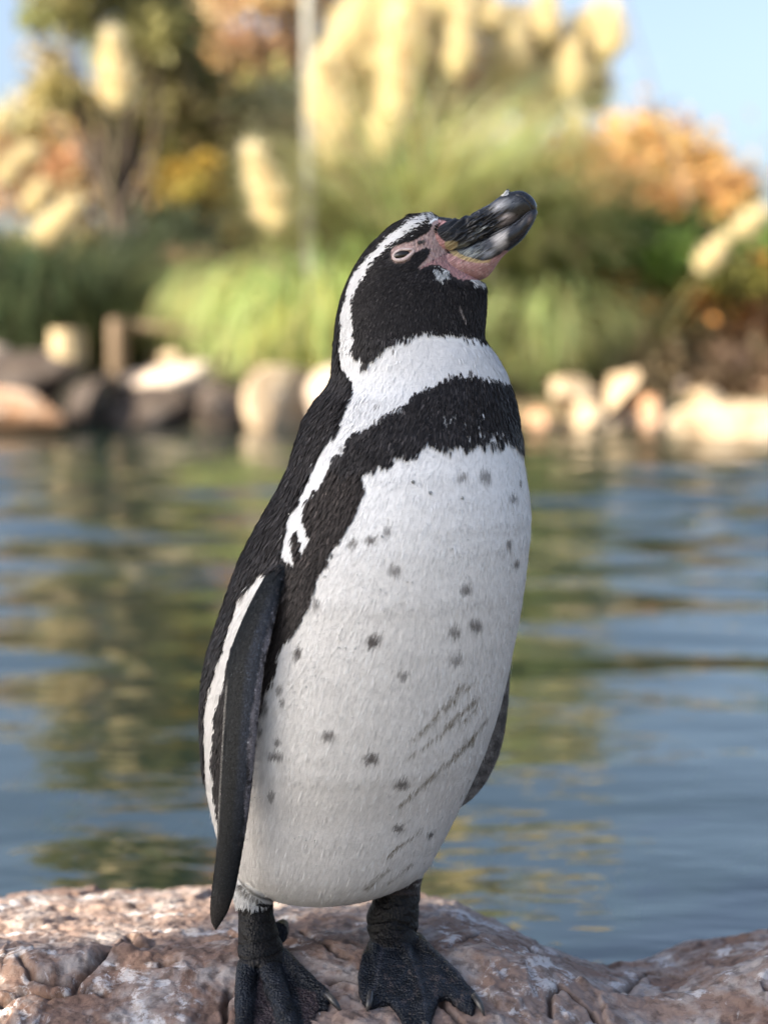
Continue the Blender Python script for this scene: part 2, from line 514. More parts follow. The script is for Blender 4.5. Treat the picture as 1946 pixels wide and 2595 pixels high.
for k_, (a_, b_, c_, d_, y_, mt_, lb_) in enumerate((
        (330, 1045, 385, 1090, 9.6, ST_GREY, 'small dark cobble at the waterline under the wide slate rock'), (560, 1060, 625, 1100, 9.6, ST_RED, 'small reddish cobble at the waterline left of the tall pale boulder'),
        (400, 890, 470, 925, 10.2, ST_TAN, 'small tan stone resting behind the long pale slab'), (545, 885, 600, 920, 10.2, ST_GREY, 'small grey stone behind the right end of the long pale slab'),
        (1500, 1060, 1560, 1100, 9.6, ST_TAN, 'wedged pale cobble between the yellowish rock and the dark wet rock'), (1395, 1062, 1445, 1102, 9.6, ST_GREY, 'dark cobble between the small brown rock and the yellowish rock'),
        (1650, 1060, 1720, 1110, 9.5, ST_GREY, 'dark cobble against the left end of the big smooth tan rock'), (1700, 960, 1745, 1000, 10.3, ST_PALE, 'pale stone in the undergrowth above the small orange rock'))):
    rock(a_, b_, c_, d_, y_, 0.25, mt_, lb_, 40 + k_, 0.1 * (k_ % 3 - 1))

# ------------------------------------------------------------------ stump, posts and rail
def wood_mat(name, c1, c2):
    m, nt, b = mat(name)
    v = coords(nt, (14, 14, 1.6))
    n = noise(nt, 2.5, 6, 0.65, v, 0.5)
    c = mix(nt, ramp(nt, [(0.35, 0.0), (0.65, 1.0)], n), c1, c2)
    nt.links.new(c, b.inputs['Base Color']); b.inputs['Roughness'].default_value = 0.8
    bump(nt, b, n, 0.5, 0.01)
    return m
WOOD = wood_mat('weathered_wood', (0.33, 0.25, 0.14), (0.52, 0.42, 0.26))
WOOD2 = wood_mat('brown_wood', (0.12, 0.085, 0.05), (0.22, 0.155, 0.10))

def cyl_mesh(name, p0, p1, r0, r1, material, seg=20, wob=0.04, seed=0):
    r = random.Random(seed)
    p0, p1 = Vector(p0), Vector(p1)
    ax = (p1 - p0).normalized()
    s = ax.orthogonal().normalized(); t = ax.cross(s)
    rings = 9
    V = []
    pro = [1 + r.uniform(-wob, wob) for _ in range(seg)]
    for i in range(rings):
        k = i / (rings - 1); rr = r0 + (r1 - r0) * k
        if i == rings - 1: rr *= 0.93
        for j in range(seg):
            a = 2 * math.pi * j / seg
            V.append(p0 + (p1 - p0) * (k if i < rings - 1 else 1) + (s * math.cos(a) + t * math.sin(a)) * rr * pro[j] * (1 + r.uniform(-wob, wob) * .3))
    F = grid_faces(rings, seg, True).tolist()
    V.append(p0); V.append(p1 + ax * r1 * 0.03)
    for j in range(seg):
        F.append([rings * seg, (j + 1) % seg, j]); F.append([rings * seg + 1, (rings - 1) * seg + j, (rings - 1) * seg + (j + 1) % seg])
    me = bpy.data.meshes.new(name)
    me.from_pydata([tuple(q) for q in V], [], F); me.materials.append(material)
    return me

def upright(u, vt, vb, wpx, Y, material, name, label, cat, seed=0):
    a = W(u, vb, Y); c = W(u, vt, Y)
    r = wpx / 2 * Y / FPX
    base_z = min(a[2], float(terrain_h(np.array([a[0]]), np.array([Y]))[0])) - 0.05
    me = cyl_mesh(name, (0, 0, base_z - a[2]), (0, 0, c[2] - a[2]), r * 1.05, r, material, seed=seed)
    return tag(link(name, me, None, tuple(a)), label, cat)
upright(176, 836, 1000, 92, 9.72, WOOD, 'wooden_stump', 'thick sunlit sawn stump standing among the bank rocks at left', 'stump', 3)
fence = empty('wooden_fence', tuple(W(300, 950, 10.1)))
tag(fence, 'low rustic fence with a post and a rail behind the left bank rocks', 'fence')
fl = np.array(fence.location)
for k, (u, vt, vb, wd) in enumerate(((299, 808, 1000, 48), (640, 850, 960, 36))):
    a = W(u, vb, 10.1) - fl; c = W(u, vt, 10.1) - fl
    link('post', cyl_mesh('post', a, c, wd / 2 * 10.1 / FPX, wd / 2 * 10.1 / FPX, WOOD2, seed=k), fence)
a = 0; c = W(299, 822, 10.16) - fl; e = W(640, 850, 10.16) - fl
link('rail', cyl_mesh('rail', c + np.array([.0, .0, .0]), e, .03, .028, WOOD2, 14, seed=6), fence)

# ------------------------------------------------------------------ metal pole and wire
m, nt, b = mat('galvanised_steel')
nt.links.new(mix(nt, ramp(nt, [(0.4, 0.0), (0.6, 1.0)], noise(nt, 6, 5, 0.6, coords(nt))), (0.15, 0.15, 0.135), (0.22, 0.22, 0.20)), b.inputs['Base Color'])
b.inputs['Metallic'].default_value = 0.35; b.inputs['Roughness'].default_value = 0.5
STEEL = m
pb = W(793, 640, 10.6)
pole = tag(empty('lamp_pole', (pb[0], 10.6, 0.2)), 'tall grey metal pole rising through the left side of the pampas plumes', 'pole')
link('shaft', cyl_mesh('shaft', (0, 0, -0.1), (-0.02, 0, 6.2), 0.062, 0.05, STEEL, 20, 0.0), pole)
link('base_plate', cyl_mesh('base_plate', (0, 0, -0.05), (0, 0, 0.03), 0.13, 0.13, STEEL, 20, 0.0), pole)
link('cap', cyl_mesh('cap', (-0.02, 0, 6.2), (-0.02, 0, 6.26), 0.07, 0.06, STEEL, 20, 0.0), pole)
wa = W(1530, -160, 13); wb = W(1760, 560, 13)
wire = tag(link('stay_wire', cyl_mesh('stay_wire', wa - wb, (0, 0, 0), .011, .011, STEEL, 8, 0.0), None, tuple(wb)), 'thin dark wire slanting down across the open sky at top right', 'wire')

# ------------------------------------------------------------------ foliage
LEAF = col_mat('leaf_cards', 0.6, 0.3, 0.45)
BARK = wood_mat('bark', (0.06, 0.045, 0.035), (0.14, 0.11, 0.085))
PLUME = col_mat('plume_fluff', 0.9, 0.1, 0.5)
BLADE = col_mat('grass_blades', 0.5, 0.3, 0.52)

def cards(P, size, cols, rng, aspect=0.55, up=0.3):
    n = len(P)
    a = rng.normal(size=(n, 3)); a /= np.linalg.norm(a, axis=1)[:, None]
    b_ = rng.normal(size=(n, 3)); b_[:, 2] += up
    b_ = np.cross(a, b_); b_ /= np.linalg.norm(b_, axis=1)[:, None] + 1e-9
    L = (size * rng.uniform(0.6, 1.3, n))[:, None]
    w = L * aspect
    V = np.stack([P - a * L / 2, P + b_ * w / 2, P + a * L / 2, P - b_ * w / 2], 1).reshape(-1, 3)
    F = np.arange(4 * n).reshape(-1, 4)
    return V, F, np.repeat(cols, 4, axis=0)

def palette(n, cols, rng, var=0.25):
    c = np.array(cols)[rng.integers(0, len(cols), n)]
    return np.clip(c * rng.lognormal(0, var, (n, 1)) * (1 + rng.normal(0, .05, (n, 3))), 0.004, 0.9)

def tree(name, base, crown_c, radii, nclump, per, leaf, cols, label, cat, seed, trunk_r=0.09, group=None, spread=0.16, crown_name='crown', shell=0.35):
    """trunk with limbs that fork out to clumps of leaf cards"""
    rng = np.random.default_rng(seed)
    root = tag(empty(name, tuple(base)), label, cat, group)
    base = np.array(base); cc = np.array(crown_c); rad = np.array(radii)
    q = rng.normal(size=(nclump, 3)); q /= np.linalg.norm(q, axis=1)[:, None]
    q *= (shell + (1 - shell) * rng.random((nclump, 1)) ** 0.6)
    C = cc + q * rad
    lc = np.array(palette(nclump, cols, rng, 0.2))
    own = rng.integers(0, nclump, nclump * per)
    sp = spread * rad.mean() * rng.uniform(0.6, 1.5, nclump)
    P = C[own] + rng.normal(size=(nclump * per, 3)) * sp[own][:, None] * np.array([1, 1, .75])
    cl = lc[own] * rng.lognormal(0, 0.22, (len(P), 1))
    V, F, c = cards(P - base, leaf, np.clip(cl, 0.004, 0.9), rng)
    cr = link(crown_name, np_mesh(crown_name, V, F, LEAF, False, c), root)
    cr['kind'] = 'stuff'
    # trunk and limbs
    Vs, Fs = [], []
    def limb(p0, p1, r0, r1, bend):
        n = 6; seg = 7
        o = len(Vs) * 0 + sum(len(x) for x in Vs)
        ax = (p1 - p0); ax = ax / (np.linalg.norm(ax) + 1e-9)
        s = np.cross(ax, [0.3, 0.9, 0.2]); s /= np.linalg.norm(s); t = np.cross(ax, s)
        arr = []
        for i in range(n):
            k = i / (n - 1)
            c0 = p0 + (p1 - p0) * k + bend * math.sin(math.pi * k)
            for j in range(seg):
                an = 2 * math.pi * j / seg
                arr.append(c0 + (s * math.cos(an) + t * math.sin(an)) * (r0 + (r1 - r0) * k))
        Vs.append(np.array(arr)); Fs.append(grid_faces(n, seg, True) + o)
    z0 = np.zeros(3)
    fork = (cc - base) * np.array([0.7, 0.7, 0.55]); 
    limb(z0 - np.array([0, 0, .15]), fork, trunk_r, trunk_r * 0.7, rng.normal(size=3) * 0.08)
    for i in range(min(nclump, 26)):
        e = C[i] - base
        limb(fork * rng.uniform(0.55, 1.0), e, trunk_r * 0.38, trunk_r * 0.07, rng.normal(size=3) * 0.12 * rad.mean())
    tk = link('trunk', np_mesh('trunk', np.concatenate(Vs), np.concatenate(Fs), BARK, True), root)
    return root

def gz(x, y): return float(terrain_h(np.array([x]), np.array([y]))[0])

def tree_px(name, u, v, ru, rv, Y, ry, nclump, per, leaf, cols, label, cat, seed, **kw):
    c = W(u, v, Y); s = Y / FPX
    return tree(name, (c[0] + kw.pop('dx', 0.0), Y, gz(c[0], Y)), tuple(c), (ru * s, ry, rv * s), nclump, per, leaf, cols, label, cat, seed, **kw)

OLIVE = [(.24, .235, .10), (.30, .28, .12), (.17, .18, .08)]
RUST = [(.50, .34, .19), (.54, .38, .22), (.44, .29, .18), (.48, .38, .22)]
TAN = [(.52, .44, .27), (.46, .40, .22), (.38, .33, .18)]
ORANGE = [(.58, .33, .12), (.62, .39, .16), (.52, .31, .13)]
GREENB = [(.17, .27, .06), (.24, .34, .08), (.12, .18, .05)]
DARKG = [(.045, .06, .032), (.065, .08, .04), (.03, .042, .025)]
tree_px('olive_tree', 290, 20, 240, 370, 16, 1.3, 54, 130, 0.17, OLIVE + TAN[:1], 'olive green leafy tree with sky showing through at the top left', 'tree', 11, trunk_r=.11, spread=0.11)
tree_px('autumn_tree', 600, 90, 230, 360, 20, 1.6, 66, 150, 0.17, RUST, 'rust brown autumn tree behind the grey pole', 'tree', 12, trunk_r=.12, spread=0.12)
tree_px('autumn_tree', 250, 400, 330, 190, 19, 1.4, 60, 150, 0.18, RUST + TAN, 'low orange brown tree below the olive tree at left', 'tree', 13, spread=0.14)
tree_px('autumn_tree', 640, 420, 250, 210, 18, 1.2, 70, 170, 0.17, TAN + OLIVE, 'tan and olive tree between the dark clump and the pampas', 'tree', 14, spread=0.15)
tree_px('autumn_tree', 1100, 200, 130, 300, 21, 1.3, 34, 120, 0.18, TAN + RUST, 'brown autumn tree standing behind the pampas plumes', 'tree', 15, spread=0.13)
tree_px('autumn_tree', 1560, 470, 230, 120, 19, 1.5, 70, 120, 0.17, ORANGE, 'rounded orange tree on the right against the open sky', 'tree', 16, spread=0.24)
tree_px('autumn_tree', 1760, 520, 110, 70, 18, .9, 26, 130, 0.15, ORANGE, 'small orange tree at the right edge of the rounded orange tree', 'tree', 17, spread=0.16)
tree_px('bare_tree', 1640, 400, 120, 90, 22, 1.0, 30, 34, 0.13, [(.26, .14, .08), (.3, .19, .12)], 'thin reddish brown twiggy treetop above the orange tree', 'tree', 18, spread=0.16)
tree_px('dark_tree', 1830, 520, 60, 60, 22, 0.8, 26, 120, 0.15, DARKG + OLIVE, 'small dark treetop peeking over the right of the orange trees', 'tree', 19, spread=0.2)
tree_px('green_shrub', 1640, 640, 170, 95, 11.2, .6, 50, 110, 0.10, GREENB, 'bright green shrub right of the pampas clump', 'shrub', 21, trunk_r=.03, spread=0.18, crown_name='foliage', shell=.1)
tree_px('green_shrub', 1870, 660, 150, 90, 11.1, .6, 44, 110, 0.10, GREENB + OLIVE, 'deeper green shrub at the right edge of the picture', 'shrub', 22, trunk_r=.03, spread=0.18, crown_name='foliage', shell=.1)
tree_px('autumn_shrub', 1640, 800, 170, 120, 10.9, .5, 40, 100, 0.09, [(.42, .20, .05), (.30, .20, .05), (.20, .17, .05)], 'shrub with orange and yellow leaves below the green shrub', 'shrub', 23, trunk_r=.03, spread=0.18, crown_name='foliage', shell=.1)
tree_px('autumn_shrub', 1880, 790, 150, 130, 10.8, .5, 40, 100, 0.09, [(.40, .18, .05), (.22, .20, .05), (.16, .09, .05)], 'shrub with orange and green leaves at the right edge', 'shrub', 24, trunk_r=.03, spread=0.18, crown_name='foliage', shell=.1)
tree_px('brown_shrub', 1690, 930, 180, 110, 10.6, .4, 46, 110, 0.08, [(.26, .18, .11), (.32, .24, .14), (.14, .12, .07)], 'tangled brown undergrowth shrub above the tilted oval rock', 'shrub', 25, trunk_r=.02, spread=0.2, crown_name='foliage', shell=.1)
tree_px('brown_shrub', 1900, 950, 180, 110, 10.5, .4, 40, 110, 0.08, [(.27, .18, .12), (.22, .16, .10), (.16, .11, .08)], 'dark brown undergrowth shrub behind the big smooth tan rock', 'shrub', 26, trunk_r=.02, spread=0.2, crown_name='foliage', shell=.1)
tree_px('yellow_shrub', 500, 480, 70, 75, 14, .4, 26, 90, 0.11, [(.46, .34, .07), (.40, .28, .06), (.3, .26, .07)], 'yellow leaved shrub between the dark clump and the pampas', 'shrub', 27, trunk_r=.02, spread=0.2, crown_name='foliage', shell=.1)
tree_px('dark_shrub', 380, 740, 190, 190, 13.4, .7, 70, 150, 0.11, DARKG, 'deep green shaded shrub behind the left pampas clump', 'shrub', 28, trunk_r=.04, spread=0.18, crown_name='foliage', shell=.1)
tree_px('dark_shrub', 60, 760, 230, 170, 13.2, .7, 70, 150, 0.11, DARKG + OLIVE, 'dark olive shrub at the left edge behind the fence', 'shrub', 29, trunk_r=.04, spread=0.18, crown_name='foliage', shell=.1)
tree_px('brown_shrub', 480, 800, 110, 170, 12.6, .4, 50, 110, 0.09, [(.30, .20, .12), (.26, .17, .10), (.20, .15, .08)], 'reddish brown shrub between the dark shrub and the bright pampas', 'shrub', 30, trunk_r=.02, spread=0.2, crown_name='foliage', shell=.1)
# a hazy row of trees far behind everything
rng = np.random.default_rng(99)
P = np.stack([rng.uniform(-60, 60, 26000), rng.uniform(42, 50, 26000), np.zeros(26000)], 1)
top = 2.6 + 1.6 * fbm(P[:, 0] * 0.12, P[:, 1] * 0 + 3, 3, 7) - 2.0 * sm(2, 14, P[:, 0])
P[:, 2] = rng.random(26000) ** 0.8 * (top + 0.6)
V, F, c = cards(P, 0.55, palette(26000, TAN + RUST + OLIVE, rng, .2), rng)
tag(link('distant_wood', np_mesh('distant_wood', V, F, LEAF, False, c)), 'far off line of brown autumn woodland behind the garden', 'woodland', None, 'stuff')

def grass_clump(center, nblade, length, spreadr, cols, seed, droop=1.0, bw=0.012, parent=None, name='foliage', lean_mu=0.07):
    """arching leaf blades that rise from a tussock and droop at their tips"""
    rng = np.random.default_rng(seed)
    n = nblade; K = 8
    NT = 42
    tuft = rng.integers(0, NT, n)
    taz = rng.uniform(0, 2 * math.pi, NT); tl = rng.uniform(0.72, 1.12, NT); tc = rng.lognormal(0, 0.30, (NT, 1)) * (1 + rng.normal(0, .10, (NT, 3)))
    az = taz[tuft] + rng.normal(0, 0.35, n)
    lean = np.abs(rng.normal(lean_mu, 0.11, n)) + 0.02
    L = length * tl[tuft] * rng.uniform(0.30, 1.05, n) * (1.08 - 0.9 * np.clip(lean, 0, .6))
    r0 = spreadr * np.sqrt(rng.random(n))
    p = np.stack([r0 * np.cos(az), r0 * np.sin(az), np.zeros(n)], 1)
    az2 = az + rng.normal(0, 0.5, n)
    out = np.stack([np.cos(az2), np.sin(az2)], 1)
    side = np.stack([-out[:, 1], out[:, 0], np.zeros(n)], 1)
    V = np.zeros((n, K, 2, 3))
    ang = lean.copy()
    for k in range(K):
        w = bw * (1 - (k / (K - 1)) ** 2 * 0.85) * rng.uniform(0.8, 1.2, n)
        V[:, k, 0] = p - side * w[:, None] / 2
        V[:, k, 1] = p + side * w[:, None] / 2
        step = L / (K - 1)
        p = p + np.stack([out[:, 0] * np.sin(ang), out[:, 1] * np.sin(ang), np.cos(ang)], 1) * step[:, None]
        ang = ang + droop * (0.12 + 0.10 * k) * rng.uniform(0.6, 1.4, n)
        ang = np.minimum(ang, 2.9)
    V[..., 2] = np.maximum(V[..., 2], -0.1)
    base = (np.arange(n) * K * 2)[:, None, None]
    k = np.arange(K - 1)[None, :, None] * 2
    F = (base + k + np.array([0, 1, 3, 2])[None, None, :]).reshape(-1, 4)
    c = np.repeat(np.clip(palette(n, cols, rng, .18) * tc[tuft], .01, .85), K * 2, axis=0)
    o = link(name, np_mesh(name, V.reshape(-1, 3), F, BLADE, False, c), parent, center)
    o['kind'] = 'stuff'
    return o

def plume_mesh(seed, L=0.6, R=0.075):
    rng = np.random.default_rng(seed)
    n = 2600
    t = rng.random(n); az_ = rng.uniform(0, 2 * math.pi, n)
    prof = np.sin(np.clip(t, 0.0, 1) ** 0.7 * math.pi) ** 0.8 * R * (1 - 0.2 * t) * (1 + .35 * np.sin(t * 17 + seed * 2 + az_ * 2))
    az = az_
    r = prof * np.sqrt(rng.random(n))
    bendx = 0.05 * t ** 2
    P = np.stack([r * np.cos(az) + bendx, r * np.sin(az), t * L], 1)
    d = np.stack([np.cos(az) * 0.5, np.sin(az) * 0.5, np.full(n, 0.9)], 1) + rng.normal(0, .25, (n, 3))
    d /= np.linalg.norm(d, axis=1)[:, None]
    s = np.cross(d, rng.normal(size=(n, 3))); s /= np.linalg.norm(s, axis=1)[:, None]
    ln = np.where(rng.random((n, 1)) < .2, rng.uniform(0.09, 0.17, (n, 1)), rng.uniform(0.04, 0.09, (n, 1))); w = rng.uniform(0.006, 0.012, (n, 1))
    V = np.stack([P - s * w / 2, P + s * w / 2, P + d * ln], 1).reshape(-1, 3)
    F = np.arange(3 * n).reshape(-1, 3)
    c = np.repeat(palette(n, [(.88, .78, .54), (.88, .82, .62), (.86, .71, .46)], rng, .1), 3, axis=0)
    return np_mesh('plume', V, F, PLUME, False, c)
PLM = [plume_mesh(s) for s in range(4)]
STALK = wood_mat('dry_stalk', (.28, .25, .12), (.22, .22, .08))

def add_plume(parent, base_w, ub, vb, ut, vt, Y, wpx, k):
    """a plume that starts at photo place ub,vb and ends at ut,vt with its stalk down to the tussock"""
    a = W(ub, vb, Y); c = W(ut, vt, Y)
    par = Vector(parent.location)
    o = link('plume', PLM[k % 4], parent)
    d = Vector(c - a)
    o.location = Vector(a) - par
    o.rotation_mode = 'QUATERNION'
    o.rotation_quaternion = d.to_track_quat('Z', 'Y')
    sr = 1.05 * wpx * Y / FPX / 0.15
    o.scale = (sr, sr, d.length / 0.6)
    foot = Vector(base_w)
    link('stalk', cyl_mesh('stalk', foot - par, Vector(a) + d * 0.1 - par, .008, .005, STALK, 6, 0), parent)

def pampas(label, u, v, Y, nblade, length, rad, cols, plumes, seed, droop=1.0, bw=0.02):
    b0 = W(u, v, Y); zb = gz(b0[0], Y)
    root = tag(empty('pampas_grass', (b0[0], Y, zb)), label, 'pampas grass', 'pampas grass clumps on the far bank')
    grass_clump((0, 0, 0), nblade, length, rad, cols, seed, droop, bw, root)
    r = random.Random(seed)
    for i, (ub, vb, ut, vt, w) in enumerate(plumes):
        a = W(ub, vb, Y)
        an = r.uniform(0, 6.28)
        foot = (b0[0] + (a[0] - b0[0]) * 0.35, Y + r.uniform(-.25, .25), zb)
        add_plume(root, foot, ub, vb, ut, vt, Y + r.uniform(-.75, -.1), w, i)
    return root
LIME = [(.50, .53, .24), (.58, .59, .30), (.43, .47, .21), (.60, .56, .34), (.36, .40, .19)]
main_pl = [(845, 430, 850, 110, 75), (905, 330, 890, 70, 70), (880, 420, 930, 160, 70), (975, 260, 965, 30, 80), (1010, 330, 1000, 60, 75), (1040, 210, 1030, -60, 80),
           (960, 420, 1000, 200, 70), (1095, 190, 1090, -90, 80), (1080, 320, 1110, 70, 75), (870, 250, 860, 40, 60), (1150, 130, 1160, -120, 80), (935, 200, 945, -40, 60), (820, 330, 815, 150, 60), (880, 160, 905, -20, 65), (1060, 400, 1050, 260, 60), (990, 130, 985, -60, 70), (1110, 330, 1125, 150, 60), (860, 480, 845, 350, 50), (920, 460, 930, 330, 50), (1160, 200, 1165, 20, 60)]
pampas('big lime green pampas clump behind the head of the penguin with cream plumes beside the pole', 1040, 1010, 11.0, 9500, 2.6, .36, LIME, main_pl, 41, 0.66)
pampas('lime green pampas clump right of the head of the penguin with tall plumes against the sky', 1250, 1020, 11.3, 6000, 2.5, .38, LIME + [(.16, .19, .08), (.34, .33, .16)],
       [(1255, 325, 1262, 120, 70), (1320, 300, 1330, 90, 75), (1400, 315, 1395, 170, 60), (1290, 120, 1300, 10, 75), (1400, 180, 1390, 60, 70), (1490, 285, 1510, 140, 80),
        (1500, 190, 1530, 10, 75), (1440, 260, 1450, 110, 60), (1240, 90, 1250, 0, 60), (1350, 130, 1360, 20, 60), (1470, 110, 1480, 30, 60), (1200, 300, 1190, 230, 45), (1340, 400, 1350, 250, 45), (1290, 210, 1300, 60, 70), (1450, 380, 1460, 280, 45), (1545, 150, 1550, 20, 60), (1380, 120, 1385, -30, 60)], 42, 0.8)
pampas('pale green pampas clump drooping towards the water left of the penguin', 800, 1030, 10.6, 5600, 1.8, .42, [(.42, .46, .18), (.48, .51, .22), (.36, .41, .16)],
       [(715, 590, 640, 385, 72)], 43, 1.15)
pampas('shaded grey green pampas clump at the left with a few scattered plumes', 170, 960, 12.0, 6000, 1.8, .6, [(.10, .13, .07), (.13, .15, .08), (.08, .10, .055)],  # dark blade colours hold the shade on this clump
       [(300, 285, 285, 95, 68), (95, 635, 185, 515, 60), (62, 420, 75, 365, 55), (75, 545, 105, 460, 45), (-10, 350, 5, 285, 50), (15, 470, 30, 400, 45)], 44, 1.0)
pampas('dull green pampas clump drooping over the rocks right of the penguin', 1400, 1020, 10.7, 3600, 1.3, .32, [(.34, .36, .17), (.42, .42, .20), (.26, .28, .12)],
       [(1768, 690, 1840, 600, 44), (1860, 600, 1935, 530, 40)], 45, 1.1)

# ------------------------------------------------------------------ weed under the water and leaves on it
WEED = col_mat('pond_weed', 0.6, 0.2, 0.3)
for i, (u, v_, Y, ln, ang, lab) in enumerate((
        (1580, 2290, 1.75, .10, 1.3, 'curved yellow green weed strand under the water at lower right'),
        (1210, 2150, 1.9, .06, 0.4, 'small pale weed tuft under the water right of the legs'),
        (1310, 2300, 1.8, .09, 1.5, 'upright weed strand under the water above the boulder'),
        (1850, 2150, 2.0, .12, -.6, 'long weed strand under the water at the right edge'),
        (110, 2070, 2.1, .14, .9, 'leaning weed strand under the water at the lower left'),
        (455, 2110, 2.1, .06, .2, 'small yellow weed tuft under the water left of the flipper'),
        (1700, 1980, 2.3, .10, .1, 'short weed strand under the water in the middle right'),
        (40, 1980, 2.4, .13, .3, 'pale leaf shaped weed under the water at the left edge'))):
    rng = np.random.default_rng(300 + i)
    c = W(u, v_, Y); s = (CAMZ - (-0.05)) / (CAMZ - c[2])
    px, py = c[0] * s, c[1] * s
    n = 9
    V = []; F = []; 
    for j in range(n):
        a0 = ang + rng.normal(0, .35); L = ln * rng.uniform(.6, 1.3); x, y, z = rng.normal(0, .008, 2).tolist() + [-0.07]
        cv = rng.normal(0, 1.2)
        for k in range(6):
            t = k / 5; w = 0.007 * (1 - t * .7)
            o0 = len(V)
            V += [(x - w * math.sin(a0), y + w * math.cos(a0), z), (x + w * math.sin(a0), y - w * math.cos(a0), z + .002)]
            if k: F.append([o0 - 2, o0 - 1, o0 + 1, o0])
            x += math.cos(a0) * L / 5; y += math.sin(a0) * L / 5; z += 0.009 * (1 - t); a0 += cv * .2
    o = link('water_weed', np_mesh('water_weed', V, F, WEED, False, np.repeat(palette(len(V) // 2, [(.50, .56, .20), (.60, .58, .24)], rng, .15), 2, axis=0)), None, (px, py, 0))
    tag(o, lab, 'water weed')

# ------------------------------------------------------------------ unseen tree added left of the camera to cast shade on the ledge
sc_ = np.array([0.18, 0.84, 0.36]) + np.array(SUN_DIR) * 3.3
SHADE_TREE = tree('added_shade_tree', (sc_[0] - .3, sc_[1] - .2, 0.05), tuple(sc_), (.42, .42, .56), 120, 120, 0.07, DARKG + OLIVE,
                  'dense evergreen tree added out of view left of the camera to shade the ledge', 'tree', 71, trunk_r=.06, spread=0.17, shell=.05)
#PENGUIN
# ------------------------------------------------------------------ the penguin
Y0 = 1.12
def prof(tab, q):
    tab = sorted(tab)
    a = np.array(tab, float)
    # smooth (cosine free) interpolation with a small moving average
    return np.stack([np.interp(q, a[:, 0], a[:, i]) for i in range(1, a.shape[1])], 1)

def smooth1(a, n):
    if n <= 0: return a
    k = np.ones(2 * n + 1) / (2 * n + 1)
    p = np.pad(a, ((n, n), (0, 0)), mode='edge')
    return np.stack([np.convolve(p[:, i], k, 'valid') for i in range(a.shape[1])], 1)

def loft_rings(C, A1, A2, seg=64, ex=1.0):
    th = np.linspace(0, 2 * math.pi, seg, endpoint=False)
    c, s = np.cos(th), np.sin(th)
    V = C[:, None, :] + A1[:, None, :] * (np.sign(c) * np.abs(c) ** ex)[None, :, None] + A2[:, None, :] * (np.sign(s) * np.abs(s) ** ex)[None, :, None]
    n = len(C)
    F = grid_faces(n, seg, True).tolist()
    V = V.reshape(-1, 3)
    V = np.concatenate([V, C[:1], C[-1:]])
    F3 = [[n * seg, (j + 1) % seg, j] for j in range(seg)] + [[n * seg + 1, (n - 1) * seg + j, (n - 1) * seg + (j + 1) % seg] for j in range(seg)]
    return V, F + F3

# torso and head: rows of the outline (display pixels): row, left, right, half depth (cm), depth shift (cm)
TORSO = [(464, 898, 926, .6, 0), (468, 882, 944, 1.1, 0), (474, 868, 964, 1.6, 0), (482, 852, 966, 1.95, 0), (495, 836, 967, 2.2, 0), (515, 815, 968, 2.4, 0), (540, 793, 972, 2.65, 0),
         (570, 772, 990, 2.85, 0), (600, 756, 1030, 3.0, 0), (612, 751, 1046, 3.15, 0), (640, 740, 1049, 3.3, 0), (680, 730, 1048, 3.5, .1), (715, 725, 1044, 3.8, .2), (735, 724, 1045, 4.0, .2), (760, 723, 1066, 4.4, .3),
         (800, 721, 1090, 5.1, .4), (830, 712, 1100, 5.7, .4), (860, 690, 1109, 6.4, .3), (900, 664, 1118, 7.2, .2), (950, 645, 1125, 8.0, 0), (1000, 630, 1131, 8.6, -.2),
         (1050, 608, 1139, 9.1, -.3), (1100, 580, 1145, 9.5, -.4), (1150, 552, 1144, 9.8, -.5), (1200, 526, 1139, 10.0, -.6), (1250, 506, 1133, 10.2, -.7),
         (1300, 489, 1126, 10.3, -.7), (1350, 471, 1117, 10.4, -.7), (1400, 455, 1107, 10.4, -.7), (1450, 443, 1097, 10.4, -.6), (1500, 438, 1085, 10.3, -.5), (1550, 436, 1071, 10.1, -.4),
         (1600, 438, 1054, 9.8, -.3), (1650, 441, 1034, 9.3, -.1), (1700, 448, 1011, 8.7, .1), (1740, 456, 992, 8.3, .2), (1780, 465, 973, 7.8, .3),
         (1810, 474, 957, 7.3, .3), (1840, 485, 942, 6.7, .3), (1865, 498, 925, 6.0, .3), (1888, 518, 900, 5.2, .3), (1905, 538, 868, 4.4, .3), (1920, 560, 835, 3.6, .3), (1932, 590, 795, 2.6, .3), (1940, 620, 755, 1.5, .3), (1944, 655, 705, .6, .3)]
q = np.arange(464, 1945, 2.5)
P = smooth1(prof(TORSO, q), 5)
Cc, A1, A2 = [], [], []
for r, (l, rr, b_, sh) in zip(q, P):
    Yc = Y0 + sh / 100
    a = W(l * 1.173, r * 1.173, Yc); c = W(rr * 1.173, r * 1.173, Yc)
    Cc.append((a + c) / 2); A1.append((c - a) / 2); A2.append((0, b_ / 100, 0))
torso = loft_rings(np.array(Cc), np.array(A1), np.array(A2), 96)

def strip_loft(rows, seg=40, steps=60, sma=3, ex=1.0):
    """rows: (u_left, v_left, u_right, v_right, Y, half depth, twist) in photo pixels"""
    R = np.array(rows, float)
    t = np.linspace(0, len(R) - 1, steps)
    R = smooth1(np.stack([np.interp(t, np.arange(len(R)), R[:, i]) for i in range(R.shape[1])], 1), sma)
    Cc, A1, A2 = [], [], []
    for u0, v0, u1, v1, Yc, b_, tw in R:
        a = W(u0, v0, Yc + tw); c = W(u1, v1, Yc - tw)
        Cc.append((a + c) / 2); A1.append((c - a) / 2)
        A2.append((b_ * math.sin(math.atan2(tw, 0.05)) * 0.8, b_, 0))
    return loft_rings(np.array(Cc), np.array(A1), np.array(A2), seg, ex)

